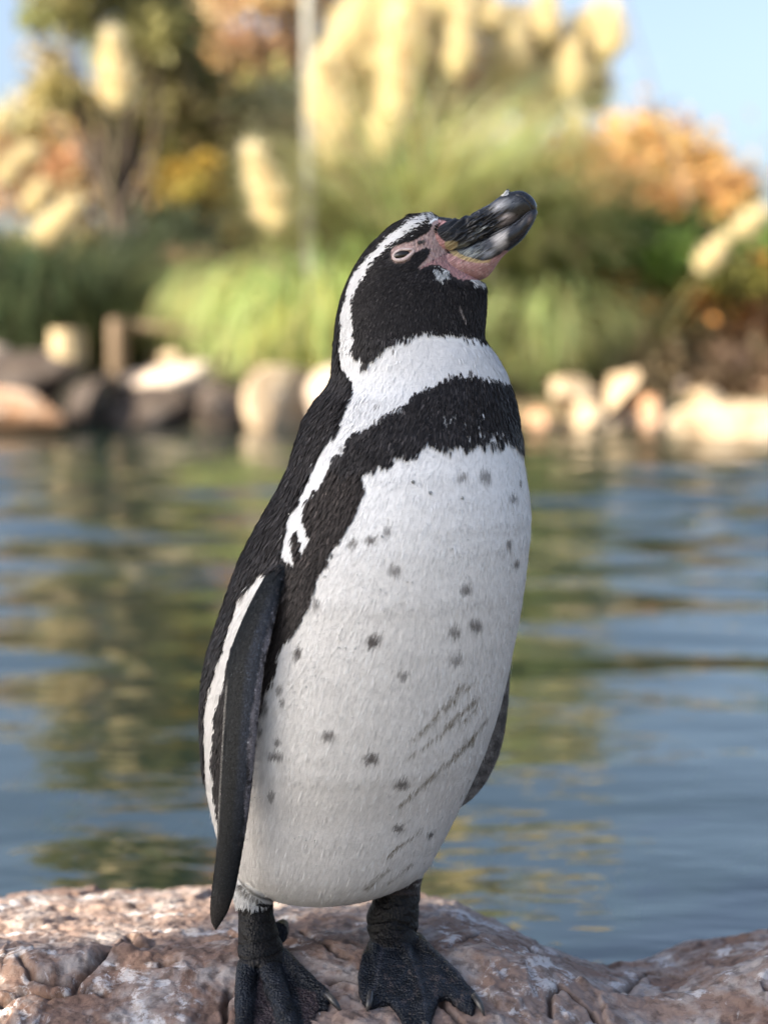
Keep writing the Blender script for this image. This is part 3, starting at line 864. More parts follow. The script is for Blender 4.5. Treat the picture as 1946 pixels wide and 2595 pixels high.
def rowsD(rs): return [(l * 1.173, vl * 1.173, r * 1.173, vr * 1.173, Yc, b_, tw) for l, vl, r, vr, Yc, b_, tw in rs]
flip1 = strip_loft(rowsD([
    (606, 1185, 640, 1172, 1.075, .010, 0), (592, 1212, 632, 1196, 1.056, .010, .002), (571, 1250, 619, 1232, 1.044, .009, .004), (550, 1285, 609, 1272, 1.036, .0085, .006), (526, 1335, 598, 1320, 1.030, .008, .007),
    (510, 1372, 589, 1360, 1.026, .0075, .008), (495, 1417, 580, 1398, 1.023, .007, .008), (490, 1455, 571, 1436, 1.021, .007, .008), (487, 1500, 562, 1513, 1.020, .0065, .008),
    (480, 1609, 554, 1609, 1.020, .006, .007), (475, 1690, 547, 1680, 1.023, .0055, .006), (471, 1770, 538, 1755, 1.027, .005, .005), (467, 1850, 527, 1825, 1.032, .0045, .004),
    (460, 1905, 516, 1888, 1.036, .004, .003), (455, 1945, 506, 1935, 1.038, .0035, .002), (453, 1970, 492, 1972, 1.040, .003, .001), (457, 1992, 478, 1994, 1.041, .0025, 0), (464, 2006, 469, 2006, 1.041, .001, 0)]), 48, 110, 2)
flip2 = strip_loft(rowsD([
    (1050, 1300, 1105, 1290, 1.14, .006, -.002), (1050, 1400, 1101, 1400, 1.145, .006, -.003), (1045, 1450, 1102, 1450, 1.15, .006, -.003), (1040, 1520, 1098, 1520, 1.15, .0055, -.003), (1030, 1590, 1090, 1588, 1.15, .005, -.003),
    (1020, 1640, 1076, 1640, 1.15, .0045, -.003), (1005, 1685, 1052, 1688, 1.148, .004, -.002), (993, 1715, 1024, 1722, 1.146, .0035, -.001), (984, 1740, 996, 1744, 1.145, .001, 0)]), 40, 60, 2)

# legs
LA = hit(*Z4(330, 668), .012); RA = hit(*Z4(1020, 560), .012)
def leg(rows, Yt, Yb):
    n = len(rows)
    out = []
    for i, (y, l, r, b_) in enumerate(rows):
        u0, v0 = Z4(l, y); u1, v1 = Z4(r, y)
        out.append((u0, v0, u1, v1, Yt + (Yb - Yt) * i / (n - 1), b_, 0))
    return strip_loft(out, 40, 50, 2)
leg1 = leg([(230, 200, 420, .026), (300, 190, 405, .026), (360, 196, 396, .024), (405, 210, 398, .019), (440, 214, 402, .017), (490, 216, 410, .016), (560, 215, 428, .016), (610, 214, 448, .017), (650, 214, 452, .017), (690, 222, 452, .014)], 1.115, LA[1])
leg2 = leg([(150, 940, 1215, .032), (220, 950, 1192, .028), (270, 960, 1176, .022), (330, 950, 1170, .019), (400, 905, 1168, .018), (480, 882, 1164, .018), (530, 890, 1158, .017), (560, 905, 1150, .015), (590, 915, 1140, .012)], 1.145, RA[1])

def tube(pts, rw, rh, seg=20, steps=30):
    """toe: a tapering tube through world points, wider than high"""
    P = np.array(pts, float)
    t = np.linspace(0, len(P) - 1, steps)
    ip = lambda a: smooth1(np.interp(t, np.arange(len(P)), a)[:, None], 2)[:, 0]
    Q = np.stack([ip(P[:, i]) for i in range(3)], 1)
    w = ip(np.array(rw)); h = ip(np.array(rh))
    T = np.gradient(Q, axis=0); T /= np.linalg.norm(T, axis=1)[:, None]
    S = np.cross(T, [0, 0, 1.0]); S /= np.linalg.norm(S, axis=1)[:, None]
    U = np.cross(S, T)
    return loft_rings(Q, S * w[:, None], U * h[:, None], seg)

def toe(pp, rws, lift=1.0):
    pts = [hit(*Z4(*p), rw * 0.75 * lift) for p, rw in zip(pp, rws)]
    return tube(pts, rws, [r * .85 for r in rws])
toes = [toe([(280, 655), (262, 740), (254, 850), (247, 980), (243, 1100), (240, 1180)], [.0085, .0082, .0078, .0072, .0066, .0050]),
        toe([(350, 660), (385, 740), (410, 830), (450, 930), (490, 1050), (520, 1180)], [.0085, .0090, .0090, .0082, .0074, .0055]),
        toe([(420, 660), (480, 710), (550, 770), (620, 835), (680, 885), (705, 905)], [.0085, .0070, .0062, .0055, .0045, .0036]),
        toe([(950, 560), (940, 640), (930, 730), (915, 820), (900, 890), (895, 905)], [.0070, .0052, .0045, .0042, .0036, .0030]),
        toe([(1050, 560), (1095, 640), (1130, 730), (1160, 840), (1185, 950), (1200, 1060)], [.0075, .0060, .0052, .0050, .0052, .0042]),
        toe([(1130, 565), (1190, 625), (1280, 710), (1370, 800), (1440, 880), (1475, 925)], [.0075, .0062, .0055, .0050, .0044, .0034])]
heel = tube([hit(*Z4(425, 600), .012) + np.array([0, .008, .004]), hit(*Z4(448, 570), .010) + np.array([0, .016, .002])], [.007, .005], [.009, .006], 16, 8)

def web(poly, th=.0034, off=.0030):
    me_v = []
    top = [hit(*Z4(*p), off) for p in poly]
    n = len(top)
    bm = bmesh.new()
    vt = [bm.verts.new(p) for p in top]; vb = [bm.verts.new((p[0], p[1], p[2] - th)) for p in top]
    bm.faces.new(vt); bm.faces.new(vb[::-1])
    for i in range(n):
        j = (i + 1) % n
        bm.faces.new((vt[j], vt[i], vb[i], vb[j]))
    bmesh.ops.triangulate(bm, faces=bm.faces[:])
    V = np.array([v.co[:] for v in bm.verts]); F = [[v.index for v in f.verts] for f in bm.faces]
    bm.verts.index_update()
    F = [[v.index for v in f.verts] for f in bm.faces]
    bm.free()
    return V, F
web1 = web([(235, 690), (440, 680), (540, 760), (680, 880), (690, 935), (628, 948), (612, 1040), (590, 1160), (220, 1160), (220, 900)], .0045, .0055)
web2 = web([(900, 575), (1140, 565), (1230, 650), (1330, 740), (1410, 830), (1465, 920), (1445, 958), (1370, 912), (1310, 866), (1270, 872), (1240, 960), (1215, 1090), (1100, 1090), (1065, 970), (1015, 900), (955, 892), (905, 925), (872, 900), (850, 840), (845, 760), (865, 650)], .0065, .0066)

COMP = {'torso': [torso], 'flipper': [flip1, flip2], 'leg': [leg1, leg2], 'foot': toes + [heel, web1, web2]}

def join(parts):
    V = []; F = []; o = 0
    for v, f in parts:
        V.append(np.asarray(v)); F += [[i + o for i in ff] for ff in f]; o += len(v)
    return np.concatenate(V), F

allV, allF = join([p for k in COMP for p in COMP[k]])
tmp = bpy.data.meshes.new('tmp'); tmp.from_pydata(allV.tolist(), [], allF); tmp.update()
def fix_normals(me):
    bm = bmesh.new(); bm.from_mesh(me); bmesh.ops.recalc_face_normals(bm, faces=bm.faces[:]); bm.to_mesh(me); bm.free()
fix_normals(tmp)
def remeshed(me, voxel, smooth_it):
    o = bpy.data.objects.new('tmp', me); COL.objects.link(o)
    r = o.modifiers.new('r', 'REMESH'); r.mode = 'VOXEL'; r.voxel_size = voxel; r.adaptivity = 0
    s = o.modifiers.new('s', 'SMOOTH'); s.factor = 0.5; s.iterations = smooth_it
    dg = bpy.context.evaluated_depsgraph_get()
    ev = o.evaluated_get(dg).to_mesh()
    n = len(ev.vertices); V = np.zeros(n * 3, np.float32); ev.vertices.foreach_get('co', V); V = V.reshape(-1, 3).astype(float)
    L = np.zeros(len(ev.loops), np.int32); ev.loops.foreach_get('vertex_index', L)
    tot = np.zeros(len(ev.polygons), np.int32); ev.polygons.foreach_get('loop_total', tot)
    F = L.reshape(-1, 4) if (tot == 4).all() else None
    if F is None:
        ev.calc_loop_triangles(); F = np.zeros(len(ev.loop_triangles) * 3, np.int32); ev.loop_triangles.foreach_get('vertices', F); F = F.reshape(-1, 3)
    N = np.zeros(n * 3, np.float32); ev.vertices.foreach_get('normal', N); N = N.reshape(-1, 3).astype(float)
    bpy.data.objects.remove(o); bpy.data.meshes.remove(me)
    return V, F, N
BV, BF, BN = remeshed(tmp, 0.0013, 4)

# which piece each point of the skin belongs to
def bvh_of(parts):
    v, f = join(parts)
    return BVHTree.FromPolygons([tuple(p) for p in v], f)
def comp_dist(bv, P, cap=0.03):
    out = np.full(len(P), cap)
    fn = bv.find_nearest
    for i, p in enumerate(P):
        h = fn(p, cap)
        if h[3] is not None: out[i] = h[3]
    return out
near = (BV[:, 2] < CAMZ - 0.02)
tt = comp_dist(bvh_of(COMP['torso']), BV)
ft = comp_dist(bvh_of(COMP['flipper']), BV)
lt = np.full(len(BV), .03); fo = np.full(len(BV), .03)
low = BV[:, 2] < 0.23
lt[low] = comp_dist(bvh_of(COMP['leg']), BV[low]); fo[low] = comp_dist(bvh_of(COMP['foot']), BV[low])
BK = np.argmin(np.stack([tt, ft, lt - .0003, fo], 1), axis=1)       # 0 torso 1 flipper 2 leg 3 foot

# ---- markings of the plumage, as outlines on the flank of the bird
STRIPE_OUT = M(Z1, [(860, 288), (780, 283), (700, 308), (620, 368), (540, 418), (470, 468), (410, 530), (350, 600), (300, 660), (260, 740), (230, 820), (200, 900), (185, 980), (180, 1060), (177, 1150), (173, 1250), (180, 1310), (200, 1360), (235, 1400)])
BACK_BORDER = M(Z2, [(617, 126), (622, 190), (600, 240), (580, 300), (560, 350), (520, 390), (500, 430), (460, 480), (440, 530), (410, 580), (400, 630), (365, 670), (345, 740), (312, 790), (295, 840), (280, 900), (265, 940), (258, 1000), (260, 1050), (280, 1078)])
P_BACK = STRIPE_OUT + BACK_BORDER + M(Z3, [(560, 300), (420, 1080), (240, 1500), (168, 1760), (100, 1640), (-60, 1500), (-80, 400)]) + [(500, 1300), (600, 1000), (790, 900), (800, 700), (880, 500), (1100, 480), (1140, 553)] + M(Z1, [(960, 318)])
P_BAND = M(Z2, [(280, 1078), (312, 1085), (332, 1050), (322, 980), (318, 915), (330, 900), (350, 960), (352, 1040), (362, 1040), (372, 990), (400, 962), (406, 920), (388, 870), (375, 820), (375, 770), (400, 740), (412, 700), (440, 680),
               (470, 640), (492, 590), (520, 550), (530, 505), (565, 508), (590, 470), (605, 425), (625, 400), (680, 390), (720, 360), (760, 322), (820, 290), (880, 258), (920, 215), (960, 180), (1010, 160), (1060, 130), (1110, 103), (1140, 90),
               (1200, 100), (1260, 98), (1310, 112), (1360, 112), (1410, 135), (1700, 200), (1700, 500), (1500, 480), (1450, 440), (1410, 400), (1380, 425), (1340, 380), (1300, 425), (1250, 430), (1200, 470), (1150, 430), (1100, 490), (1070, 460), (1020, 430), (990, 448), (960, 500),
               (900, 515), (860, 500), (820, 562), (790, 540), (740, 545), (690, 570), (668, 612), (690, 680), (660, 740), (640, 800), (610, 850), (580, 880), (560, 920), (530, 960), (510, 1010), (480, 1060), (450, 1110), (430, 1170), (402, 1220),
               (395, 1270), (370, 1320), (350, 1370), (310, 1420), (280, 1460), (250, 1500), (220, 1560), (200, 1610)]) + M(Z3, [(540, 710), (510, 780), (500, 870), (460, 940), (410, 975), (410, 1080), (300, 1120), (420, 400)])
P_FACE = M(Z1, [(930, 330), (860, 330), (820, 340), (760, 360), (700, 390), (640, 430), (600, 470), (550, 490), (500, 540), (450, 580), (410, 630), (370, 690), (320, 760), (280, 830), (258, 900), (258, 980), (268, 1060), (272, 1120), (268, 1200), (272, 1242),
                (300, 1230), (340, 1260), (365, 1288), (400, 1260), (430, 1230), (470, 1200), (500, 1180), (530, 1160), (560, 1140), (620, 1130), (680, 1110), (760, 1095), (840, 1095), (900, 1105), (960, 1105), (1030, 1105), (1090, 1115), (1130, 1132), (1240, 1160), (1300, 700), (1300, 300)])
P_CROWN = M(Z1, [(700, 200), (1000, 200), (1000, 330), (930, 322), (900, 300), (860, 286), (780, 281), (700, 303)])
P_LSTRIPE = M(Z3, [(455, 288), (430, 290), (400, 310), (390, 345), (350, 370), (320, 410), (290, 450), (265, 520), (255, 560), (240, 610), (215, 680), (200, 740), (165, 830), (140, 890), (118, 950), (105, 1010), (95, 1100), (88, 1200), (82, 1300), (86, 1400), (92, 1480),
                  (98, 1560), (100, 1640), (80, 1740), (90, 1900), (300, 1960), (300, 1780), (165, 1760), (160, 1690), (150, 1620), (135, 1540), (135, 1450), (125, 1370), (130, 1280), (140, 1180), (160, 1080), (180, 1000), (212, 915), (222, 850), (242, 780), (272, 700), (292, 660), (332, 590), (362, 510), (402, 430), (432, 350)])
P_PINK = M(Z1, [(820, 330), (870, 322), (915, 335), (862, 368), (846, 400), (856, 430), (885, 460), (905, 480), (912, 520), (945, 545), (885, 572), (825, 602), (775, 642), (735, 672), (716, 660), (756, 618), (790, 578), (806, 545), (796, 522), (762, 517), (722, 538), (694, 570), (652, 612), (600, 622), (562, 624), (538, 606), (524, 572), (532, 532), (560, 504), (620, 482), (690, 467), (740, 440), (790, 410), (812, 372)])
P_CHIN = M(Z1, [(716, 668), (790, 628), (850, 590), (920, 560), (990, 570), (1060, 600), (1130, 618), (1220, 605), (1300, 560), (1340, 560), (1262, 660), (1240, 700), (1205, 742), (1150, 748), (1080, 742), (1030, 748), (962, 722), (932, 682), (900, 662), (860, 640), (800, 640)])
SPOTS = [(Z2, 1185, 595, 30, 26), (Z2, 1302, 595, 34, 38), (Z2, 1447, 712, 20, 22), (Z2, 1428, 948, 20, 26), (Z2, 1468, 1055, 16, 26), (Z2, 625, 950, 30, 26), (Z2, 722, 932, 32, 24), (Z2, 808, 885, 34, 28), (Z2, 843, 1090, 42, 36),
         (Z2, 1205, 1190, 30, 36), (Z2, 1150, 1415, 34, 32), (Z2, 1258, 1378, 34, 34), (Z2, 735, 1462, 38, 36), (Z2, 1157, 1562, 32, 30), (Z2, 885, 1640, 38, 26), (Z2, 432, 1262, 22, 30), (Z2, 340, 1530, 22, 28), (Z2, 1482, 640, 10, 22), (Z2, 490, 1075, 14, 10),
         (Z3, 632, 745, 22, 26), (Z3, 520, 950, 22, 34), (Z3, 535, 1020, 20, 26), (Z3, 505, 1245, 24, 26), (Z3, 495, 1322, 40, 28), (Z3, 797, 1208, 44, 32), (Z3, 1035, 1338, 42, 32), (Z3, 470, 1552, 30, 34), (Z3, 1050, 672, 42, 40), (Z3, 425, 1040, 34, 60), (Z3, 405, 1185, 14, 24),
         (Z6, 50, 822, 34, 24), (Z6, 30, 1022, 34, 18), (Z6, 170, 1050, 12, 14),
         (Z2, 1078, 1362, 0, 0), (Z2, 545, 1200, 0, 0), (Z1, 547, 1205, 14, 14), (Z1, 455, 1243, 14, 18), (Z1, 1078, 1360, 16, 18), (Z1, 755, 476, 15, 18), (Z1, 930, 1395, 20, 14), (Z2, 755, 240, 12, 10), (Z2, 572, 445, 14, 14)]
STAINS = [(M(Z6, [(70, 640), (130, 590), (180, 540), (210, 495), (250, 450), (290, 405), (310, 370)]), 9), (M(Z6, [(200, 500), (260, 460), (300, 420), (360, 370)]), 6),
          (M(Z6, [(230, 570), (290, 520), (330, 480), (362, 450)]), 11), (M(Z6, [(80, 700), (150, 650), (200, 610), (260, 560), (330, 530), (370, 480)]), 5),
          (M(Z6, [(40, 920), (110, 860), (160, 810), (220, 750), (290, 690), (350, 630), (390, 570), (418, 525)]), 8), (M(Z6, [(270, 700), (330, 640), (370, 600)]), 12), (M(Z6, [(-20, 1150), (60, 1080), (130, 1030)]), 4),
          (M(Z4, [(900, 290), (950, 240), (1020, 190)]), 10), (M(Z4, [(1030, 250), (1090, 200), (1140, 155)]), 5), (M(Z4, [(1040, 90), (1100, 40), (1150, 10)]), 3)]

def paint(P, N, rng, flow=None, jit=1.0, feather=False):
    """colour of the plumage and skin at points P"""
    u, v = to_uv(P)
    n = len(u)
    j = rng.normal(0, 1, n)
    if feather: u = u + rng.normal(0, 2.0, n); v = v + j * 6.0
    else: v = v + 0
    u = u + 5 * fbm(u / 30, v / 30, 3, 5); v = v + 5 * fbm(u / 26 + 40, v / 26, 3, 6)
    rear = P[:, 1] > Y0 + 0.012
    col = np.zeros((n, 3))
    white = np.array([.85, .85, .85]); belly = np.array([.76, .735, .70]);  # sky light on the neck and bounce on the belly painted in
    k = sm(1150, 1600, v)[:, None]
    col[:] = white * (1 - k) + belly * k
    col *= (1 + 0.035 * fbm(u / 60, v / 140, 3, 12))[:, None]
    black = np.zeros(n, bool)
    sB = sdpoly(u, v, P_BACK) > 4.5; sN = sdpoly(u, v, P_BAND) > 3.0; sF = sdpoly(u, v, P_FACE) > 2.0; sC = sdpoly(u, v, P_CROWN) > 0
    black |= sB | sN | sF | sC
    lower = sdpoly(u, v, P_LSTRIPE) > -3.5
    black &= ~(lower & ~sN)
    # mottling along the lower edge of the breast band
    mo = (v > 1030) & (v < 1130) & (u > 1090) & (u < 1330)
    fr_ = fbm(u / 9, v / 26, 3, 77)
    black ^= mo & sN & (fr_ > 0.30)
    black |= mo & ~sN & (v < 1115) & (fr_ > 0.32)
    mo2 = sN & (v > 990) & (v < 1030) & (u < 1010) & (u > 1030)
    # behind: dark back, white flank
    cx = np.interp(v / 1.173, [t[0] for t in TORSO], [(t[1] * .62 + t[2] * .38) * 1.173 for t in TORSO])
    black = np.where(rear & (v < 2150), np.where(u < cx, True, np.where(v < 850, True, black)), black)
    dk = np.array([.022, .0195, .0195])
    col[black] = dk
    bandlow = black & sN & (u < 1000) & (v > 1180)
    col[bandlow] = np.array([.026, .021, .019])
    fade = black & sN & (u > 1180)
    col[fade] = np.array([.022, .019, .018])
    # spots and stains
    uq, vq = to_uv(P)
    if feather: vq = vq + j * 2.0; uq = uq + rng.normal(0, 1.0, n)
    uq = uq + 2.5 * fbm(vq / 9, uq / 9, 2, 7)
    for si, (f, x, y, a, b_) in enumerate(SPOTS):
        if a == 0: continue
        hv = 0.74 + 0.26 * ((si * 7919) % 13) / 12; a = a * (0.85 + 0.3 * ((si * 31) % 7) / 6)
        cu, cv = f(x, y); s = {Z1: 2.765, Z2: 2.0738, Z3: 2.2115, Z4: 2.0738, Z6: 1.7537}[f]
        d = np.hypot((uq - cu) / (1.12 * a / s), (vq - cv) / (1.12 * b_ / s)) + 0.3 * rng.random(n) - .1
        kk = hv * (1 - sm(.5, 1.2, d)) * (.90 if f is not Z1 else 1)
        kk = np.where(rear, 0, kk)[:, None]
        col = col * (1 - kk) + np.array([.095, .082, .075]) * kk
    for pts, w in STAINS:
        d = dist_line(uq, vq, pts) / (w * (0.35 + 0.9 * vnoise(u / 14, v / 14, 33)))
        kk = (1 - sm(.3, 1.1, d)) * (0.45 + 0.55 * vnoise(u / 20, v / 9, 44))
        kk = kk * (.30 + .70 * sm(.30, .45, vnoise(uq / 4.5, vq / 4.5, 46)))
        kk = np.where(rear | black, 0, kk)[:, None]
        col = col * (1 - kk) + np.array([.12, .085, .035]) * kk
    # skin of the face
    un, vn = to_uv(P)
    front = ~rear
    pk = (sdpoly(un + 1.5 * fbm(un / 8, vn / 8, 2, 3), vn, P_PINK) > 0) | (sdpoly(un, vn, P_CHIN) > 0)
    spot = np.hypot((un - Z1(755, 476)[0]) / 5.5, (vn - Z1(755, 476)[1]) / 6.5) < 1
    eyer = np.hypot((un - Z1(600, 568)[0]) / 19, (vn - Z1(600, 568)[1]) / 14) < 1
    pcol = np.array([.37, .255, .245]) * (1 + 0.22 * fbm(un / 10, vn / 10, 4, 15))[:, None] + np.array([.08, .09, .08]) * np.clip(fbm(un / 5, vn / 5, 3, 25), 0, 1)[:, None] * 2
    chin = sdpoly(un, vn, P_CHIN) > 0
    pcol[chin] = pcol[chin] * np.array([.85, .70, .74])
    pk &= ~spot
    col = np.where(pk[:, None], pcol, col)
    sock = np.hypot((un - Z1(602, 568)[0]) / 17, (vn - Z1(602, 568)[1]) / 10) < 1
    col = np.where(sock[:, None], np.array([.012, .009, .008]), col)
    sc = (np.hypot((un - Z1(885, 690)[0]) / 24, (vn - Z1(885, 690)[1]) / 17) + 0.6 * fbm(un / 6, vn / 6, 2, 9) < .8) | (np.hypot((un - Z1(1150, 748)[0]) / 30, (vn - Z1(1150, 748)[1]) / 10) + .5 * fbm(un / 5, vn / 5, 2, 19) < .8)
    col = np.where((sc & ~pk)[:, None], np.array([.50, .51, .50]), col)
    th = np.hypot((un - Z1(1025, 960)[0] + (vn - Z1(1025, 960)[1]) * -0.35) / 5, (vn - Z1(1025, 960)[1]) / 26) + .4 * fbm(un / 5, vn / 9, 2, 29) < .8
    col = np.where((th & ~pk)[:, None], np.array([.14, .12, .11]), col)
    return col, pk | eyer, black

rngp = np.random.default_rng(5)
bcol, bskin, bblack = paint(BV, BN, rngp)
skinf = np.where(bskin, 0.5, 0.0)
u_, v_ = to_uv(BV)
fl = BK == 1
near_f = fl & (BV[:, 0] < 0.0)
q1 = fbm(BV[:, 0] * 160, BV[:, 2] * 60, 3, 4)
# leading edge of the flipper, paler and freckled
le = np.interp(v_, [1380, 1413, 1490, 1589, 1684, 1775, 1888, 2023, 2136, 2213, 2278, 2353], [760, 726, 715, 692, 670, 659, 649, 636, 620, 607, 592, 560])
tr_ = np.interp(v_, [1400, 1422, 1503, 1607, 1662, 1752, 1888, 2069, 2182, 2295, 2353], [700, 692, 647, 600, 579, 573, 563, 554, 548, 532, 540])
fq = (u_ - tr_) / np.maximum(le - tr_, 5)
fcol = np.tile(np.array([.0105, .012, .0135]), (len(BV), 1))
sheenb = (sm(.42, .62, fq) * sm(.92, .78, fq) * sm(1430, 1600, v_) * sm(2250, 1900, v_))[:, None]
fcol = fcol * (1 - sheenb) + np.array([.020, .025, .036]) * sheenb  # bluish sheen painted into the flipper colour
edge = (sm(.80, .93, fq + .16 * q1) * sm(1500, 1620, v_) * sm(2180, 2050, v_))[:, None] * 0.75
fcol = fcol * (1 - edge) + np.array([.19, .18, .20]) * edge
rim = (sm(.97, 1.0, fq) * sm(1480, 1560, v_) * sm(2240, 2150, v_))[:, None] * 0.5
fcol = fcol * (1 - rim) + np.array([.38, .33, .30]) * rim
fre = (fbm(BV[:, 0] * 420, BV[:, 2] * 260, 2, 8) > .42) & (fq > .8)
fcol[fre] = np.array([.03, .028, .03])
wr = (sm(.06, .02, fq) * sm(1700, 1760, v_) * sm(2160, 2100, v_))[:, None] * .5
fcol = fcol * (1 - wr) + np.array([.35, .33, .30]) * wr
tipn = sm(2230, 2330, v_)[:, None] * .5
fcol = fcol * (1 - tipn) + np.array([.045, .036, .030]) * tipn
far_f = fl & (BV[:, 0] > 0.0)
fcol[far_f] = np.array([.13, .12, .115]) * (1 + 0.9 * fbm(BV[far_f, 0] * 200, BV[far_f, 2] * 200, 3, 14))[:, None]
shoulderw = sdpoly(u_, v_, M(Z2, [(262, 940), (290, 890), (325, 890), (330, 960), (338, 1040), (310, 1085), (275, 1078), (256, 1045)])) > 0
bcol = np.where(fl[:, None], fcol, bcol)
bcol[shoulderw & (BK <= 1)] = np.array([.78, .79, .80])
lg = BK == 2
legc = np.tile(np.array([.0058, .0052, .0055]), (len(BV), 1)) * (1 + .5 * fbm(BV[:, 0] * 200, BV[:, 2] * 200, 3, 18))[:, None]
legc[v_ < Z4(0, 350)[1]] = np.array([.028, .02, .018])
tuft = (BV[:, 0] < -0.02) & (v_ < Z4(0, 398)[1] + 5 * q1)
legc[tuft] = np.array([.50, .49, .47])  # white tuft greyed in its colour for the shade it sits in
cuff = np.exp(-(dist_line(u_, v_, M(Z4, [(222, 255), (245, 300), (290, 340), (340, 365), (392, 375)])) / (4.5 + 3 * q1)) ** 2)[:, None]
legc = legc * (1 - cuff * .9) + np.array([.05, .042, .03]) * cuff * .9
tuft2 = (BV[:, 0] > -0.02) & (v_ < Z4(0, 262)[1] + 5 * q1)
legc[tuft2] = np.array([.50, .47, .43])
bcol = np.where(lg[:, None], legc, bcol)
ftm = BK == 3
footc = np.tile(np.array([.010, .012, .017]), (len(BV), 1)) * (1 + .5 * fbm(BV[:, 0] * 150, BV[:, 1] * 150, 3, 28))[:, None]
pw = sdpoly(u_, v_, M(Z4, [(330, 760), (350, 860), (400, 960), (430, 1110), (300, 1110), (305, 900)])) > 0
pw |= sdpoly(u_, v_, M(Z4, [(520, 830), (620, 860), (640, 930), (610, 1100), (570, 1100), (550, 950)])) > 0
footc[pw] = np.array([.036, .027, .031]) * (1 + .6 * fbm(BV[pw, 0] * 300, BV[pw, 1] * 300, 3, 38))[:, None]
blot = (fbm(BV[:, 0] * 210 + 9, BV[:, 1] * 210, 3, 48) > .30) & (BV[:, 0] > .0) & (v_ > Z4(0, 720)[1])
footc[blot] = np.array([.032, .028, .031])
bcol = np.where(ftm[:, None], footc, bcol)
cf0 = ((BK == 0) & (u_ < 800))[:, None] * cuff * .8
bcol = bcol * (1 - cf0) + np.array([.05, .042, .03]) * cf0
for ln_ in (((1075, 590), (1120, 660), (1150, 740), (1185, 860), (1200, 960)), ((975, 610), (955, 700), (935, 830), (905, 900)), ((1150, 570), (1260, 650), (1370, 750), (1450, 860), (1480, 930))):
    kk_ = (np.exp(-(dist_line(u_, v_, M(Z4, ln_)) / 4.0) ** 2) * (BK == 3) * (.6 + .4 * q1))[:, None]
    bcol = bcol * (1 - kk_ * .8) + np.array([.060, .060, .072]) * kk_ * .8
bcol = np.clip(bcol, .004, .9)
is_skin = np.where(bskin & (BK == 0), .6, np.where(ftm, .9, np.where(lg & ~tuft & ~tuft2, .45, np.where(fl, .25, 0.0))))

crease = np.zeros(len(BV))
for ln_, w_c in ((((212, 682), (270, 684), (340, 668), (400, 655), (455, 632)), 3.0), (((880, 505), (940, 488), (1010, 482), (1090, 500), (1162, 545)), 3.0), (((215, 610), (300, 600), (380, 575), (440, 560)), 2.0), (((905, 545), (1000, 520), (1100, 530)), 2.0), (((216, 470), (300, 500), (400, 480)), 1.6)):
    crease = np.maximum(crease, np.exp(-(dist_line(u_, v_, M(Z4, ln_)) / w_c) ** 2) * (w_c / 3))
wrk = fbm(BV[:, 0] * 160 + BV[:, 2] * 90, BV[:, 2] * 330, 4, 58)
lm = ((lg & ~tuft & ~tuft2) | ftm).astype(float)
toer = np.sin(BV[:, 1] * 1500 + 2 * fbm(BV[:, 0] * 200, BV[:, 1] * 200, 2, 68)) * ftm * sm(.02, .10, -(BV[:, 1] - 1.12))
BV += BN * (lm * (wrk * .0011 - crease * .0016) + toer * .00028)[:, None]
bcol = bcol * (1 - .6 * crease * lm)[:, None]
bcol = bcol * (1 + lm * np.clip(wrk, -.6, .6) * .8)[:, None]
bcol = np.clip(bcol, .0025, .9)
m, nt, b = mat('penguin_skin')
nt.links.new(attr(nt), b.inputs['Base Color'])
sk = attr(nt, 'skin', 'Fac')
rr_ = nd(nt, 'ShaderNodeMapRange'); nt.links.new(sk, rr_.inputs['Value']); rr_.inputs['To Min'].default_value = .6; rr_.inputs['To Max'].default_value = .38
nt.links.new(rr_.outputs[0], b.inputs['Roughness']); b.inputs['Specular IOR Level'].default_value = .2
vo = nd(nt, 'ShaderNodeTexVoronoi', Scale=520.0); nt.links.new(coords(nt, (1, 1, .7)), vo.inputs['Vector'])
h = nd(nt, 'ShaderNodeMath', operation='MULTIPLY'); nt.links.new(vo.outputs['Distance'], h.inputs[0]); nt.links.new(sk, h.inputs[1])
p = bump(nt, None, h.outputs[0], 1.0, -0.0016)
n3 = noise(nt, 140, 5, 0.6, coords(nt)); bump(nt, b, n3, 0.3, 0.0007, p)
PSKIN = m
BASE = Vector((float((LA[0] + RA[0]) / 2), float((LA[1] + RA[1]) / 2), float(rock_base((LA[0] + RA[0]) / 2, (LA[1] + RA[1]) / 2))))
bpos = np.array(BASE)
peng = tag(empty('penguin', tuple(BASE)), 'black and white penguin with pink facial skin and bill raised standing on the boulder', 'penguin')
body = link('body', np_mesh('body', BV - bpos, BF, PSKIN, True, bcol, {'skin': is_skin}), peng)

# ---- feathers
if BF.shape[1] == 4: T = np.concatenate([BF[:, [0, 1, 2]], BF[:, [0, 2, 3]]])
else: T = BF
tv = BV[T]; ar = np.linalg.norm(np.cross(tv[:, 1] - tv[:, 0], tv[:, 2] - tv[:, 0]), axis=1) / 2
tk = BK[T[:, 0]]; tskin = bskin[T].any(1)
ttuft = (tuft | tuft2)[T].all(1)
uT, vT = to_uv(tv.mean(1))
dens = np.where((tk == 0) & ~tskin, 1.0, 0.0)
dens = np.where(ttuft & (tk == 2), 1.2, dens)
dens = np.where(tk == 1, 1.3, dens)
dens *= np.where(vT < 850, 1.9, np.where(vT < 1050, 1.2, 1.0))
dens *= np.where(tv[:, :, 1].mean(1) > Y0 + .03, .45, 1.0)
NF = 430000
w_ = ar * dens; w_ /= w_.sum()
idx = rngp.choice(len(T), NF, p=w_)
r1 = np.sqrt(rngp.random(NF)); r2 = rngp.random(NF)
bc = np.stack([1 - r1, r1 * (1 - r2), r1 * r2], 1)
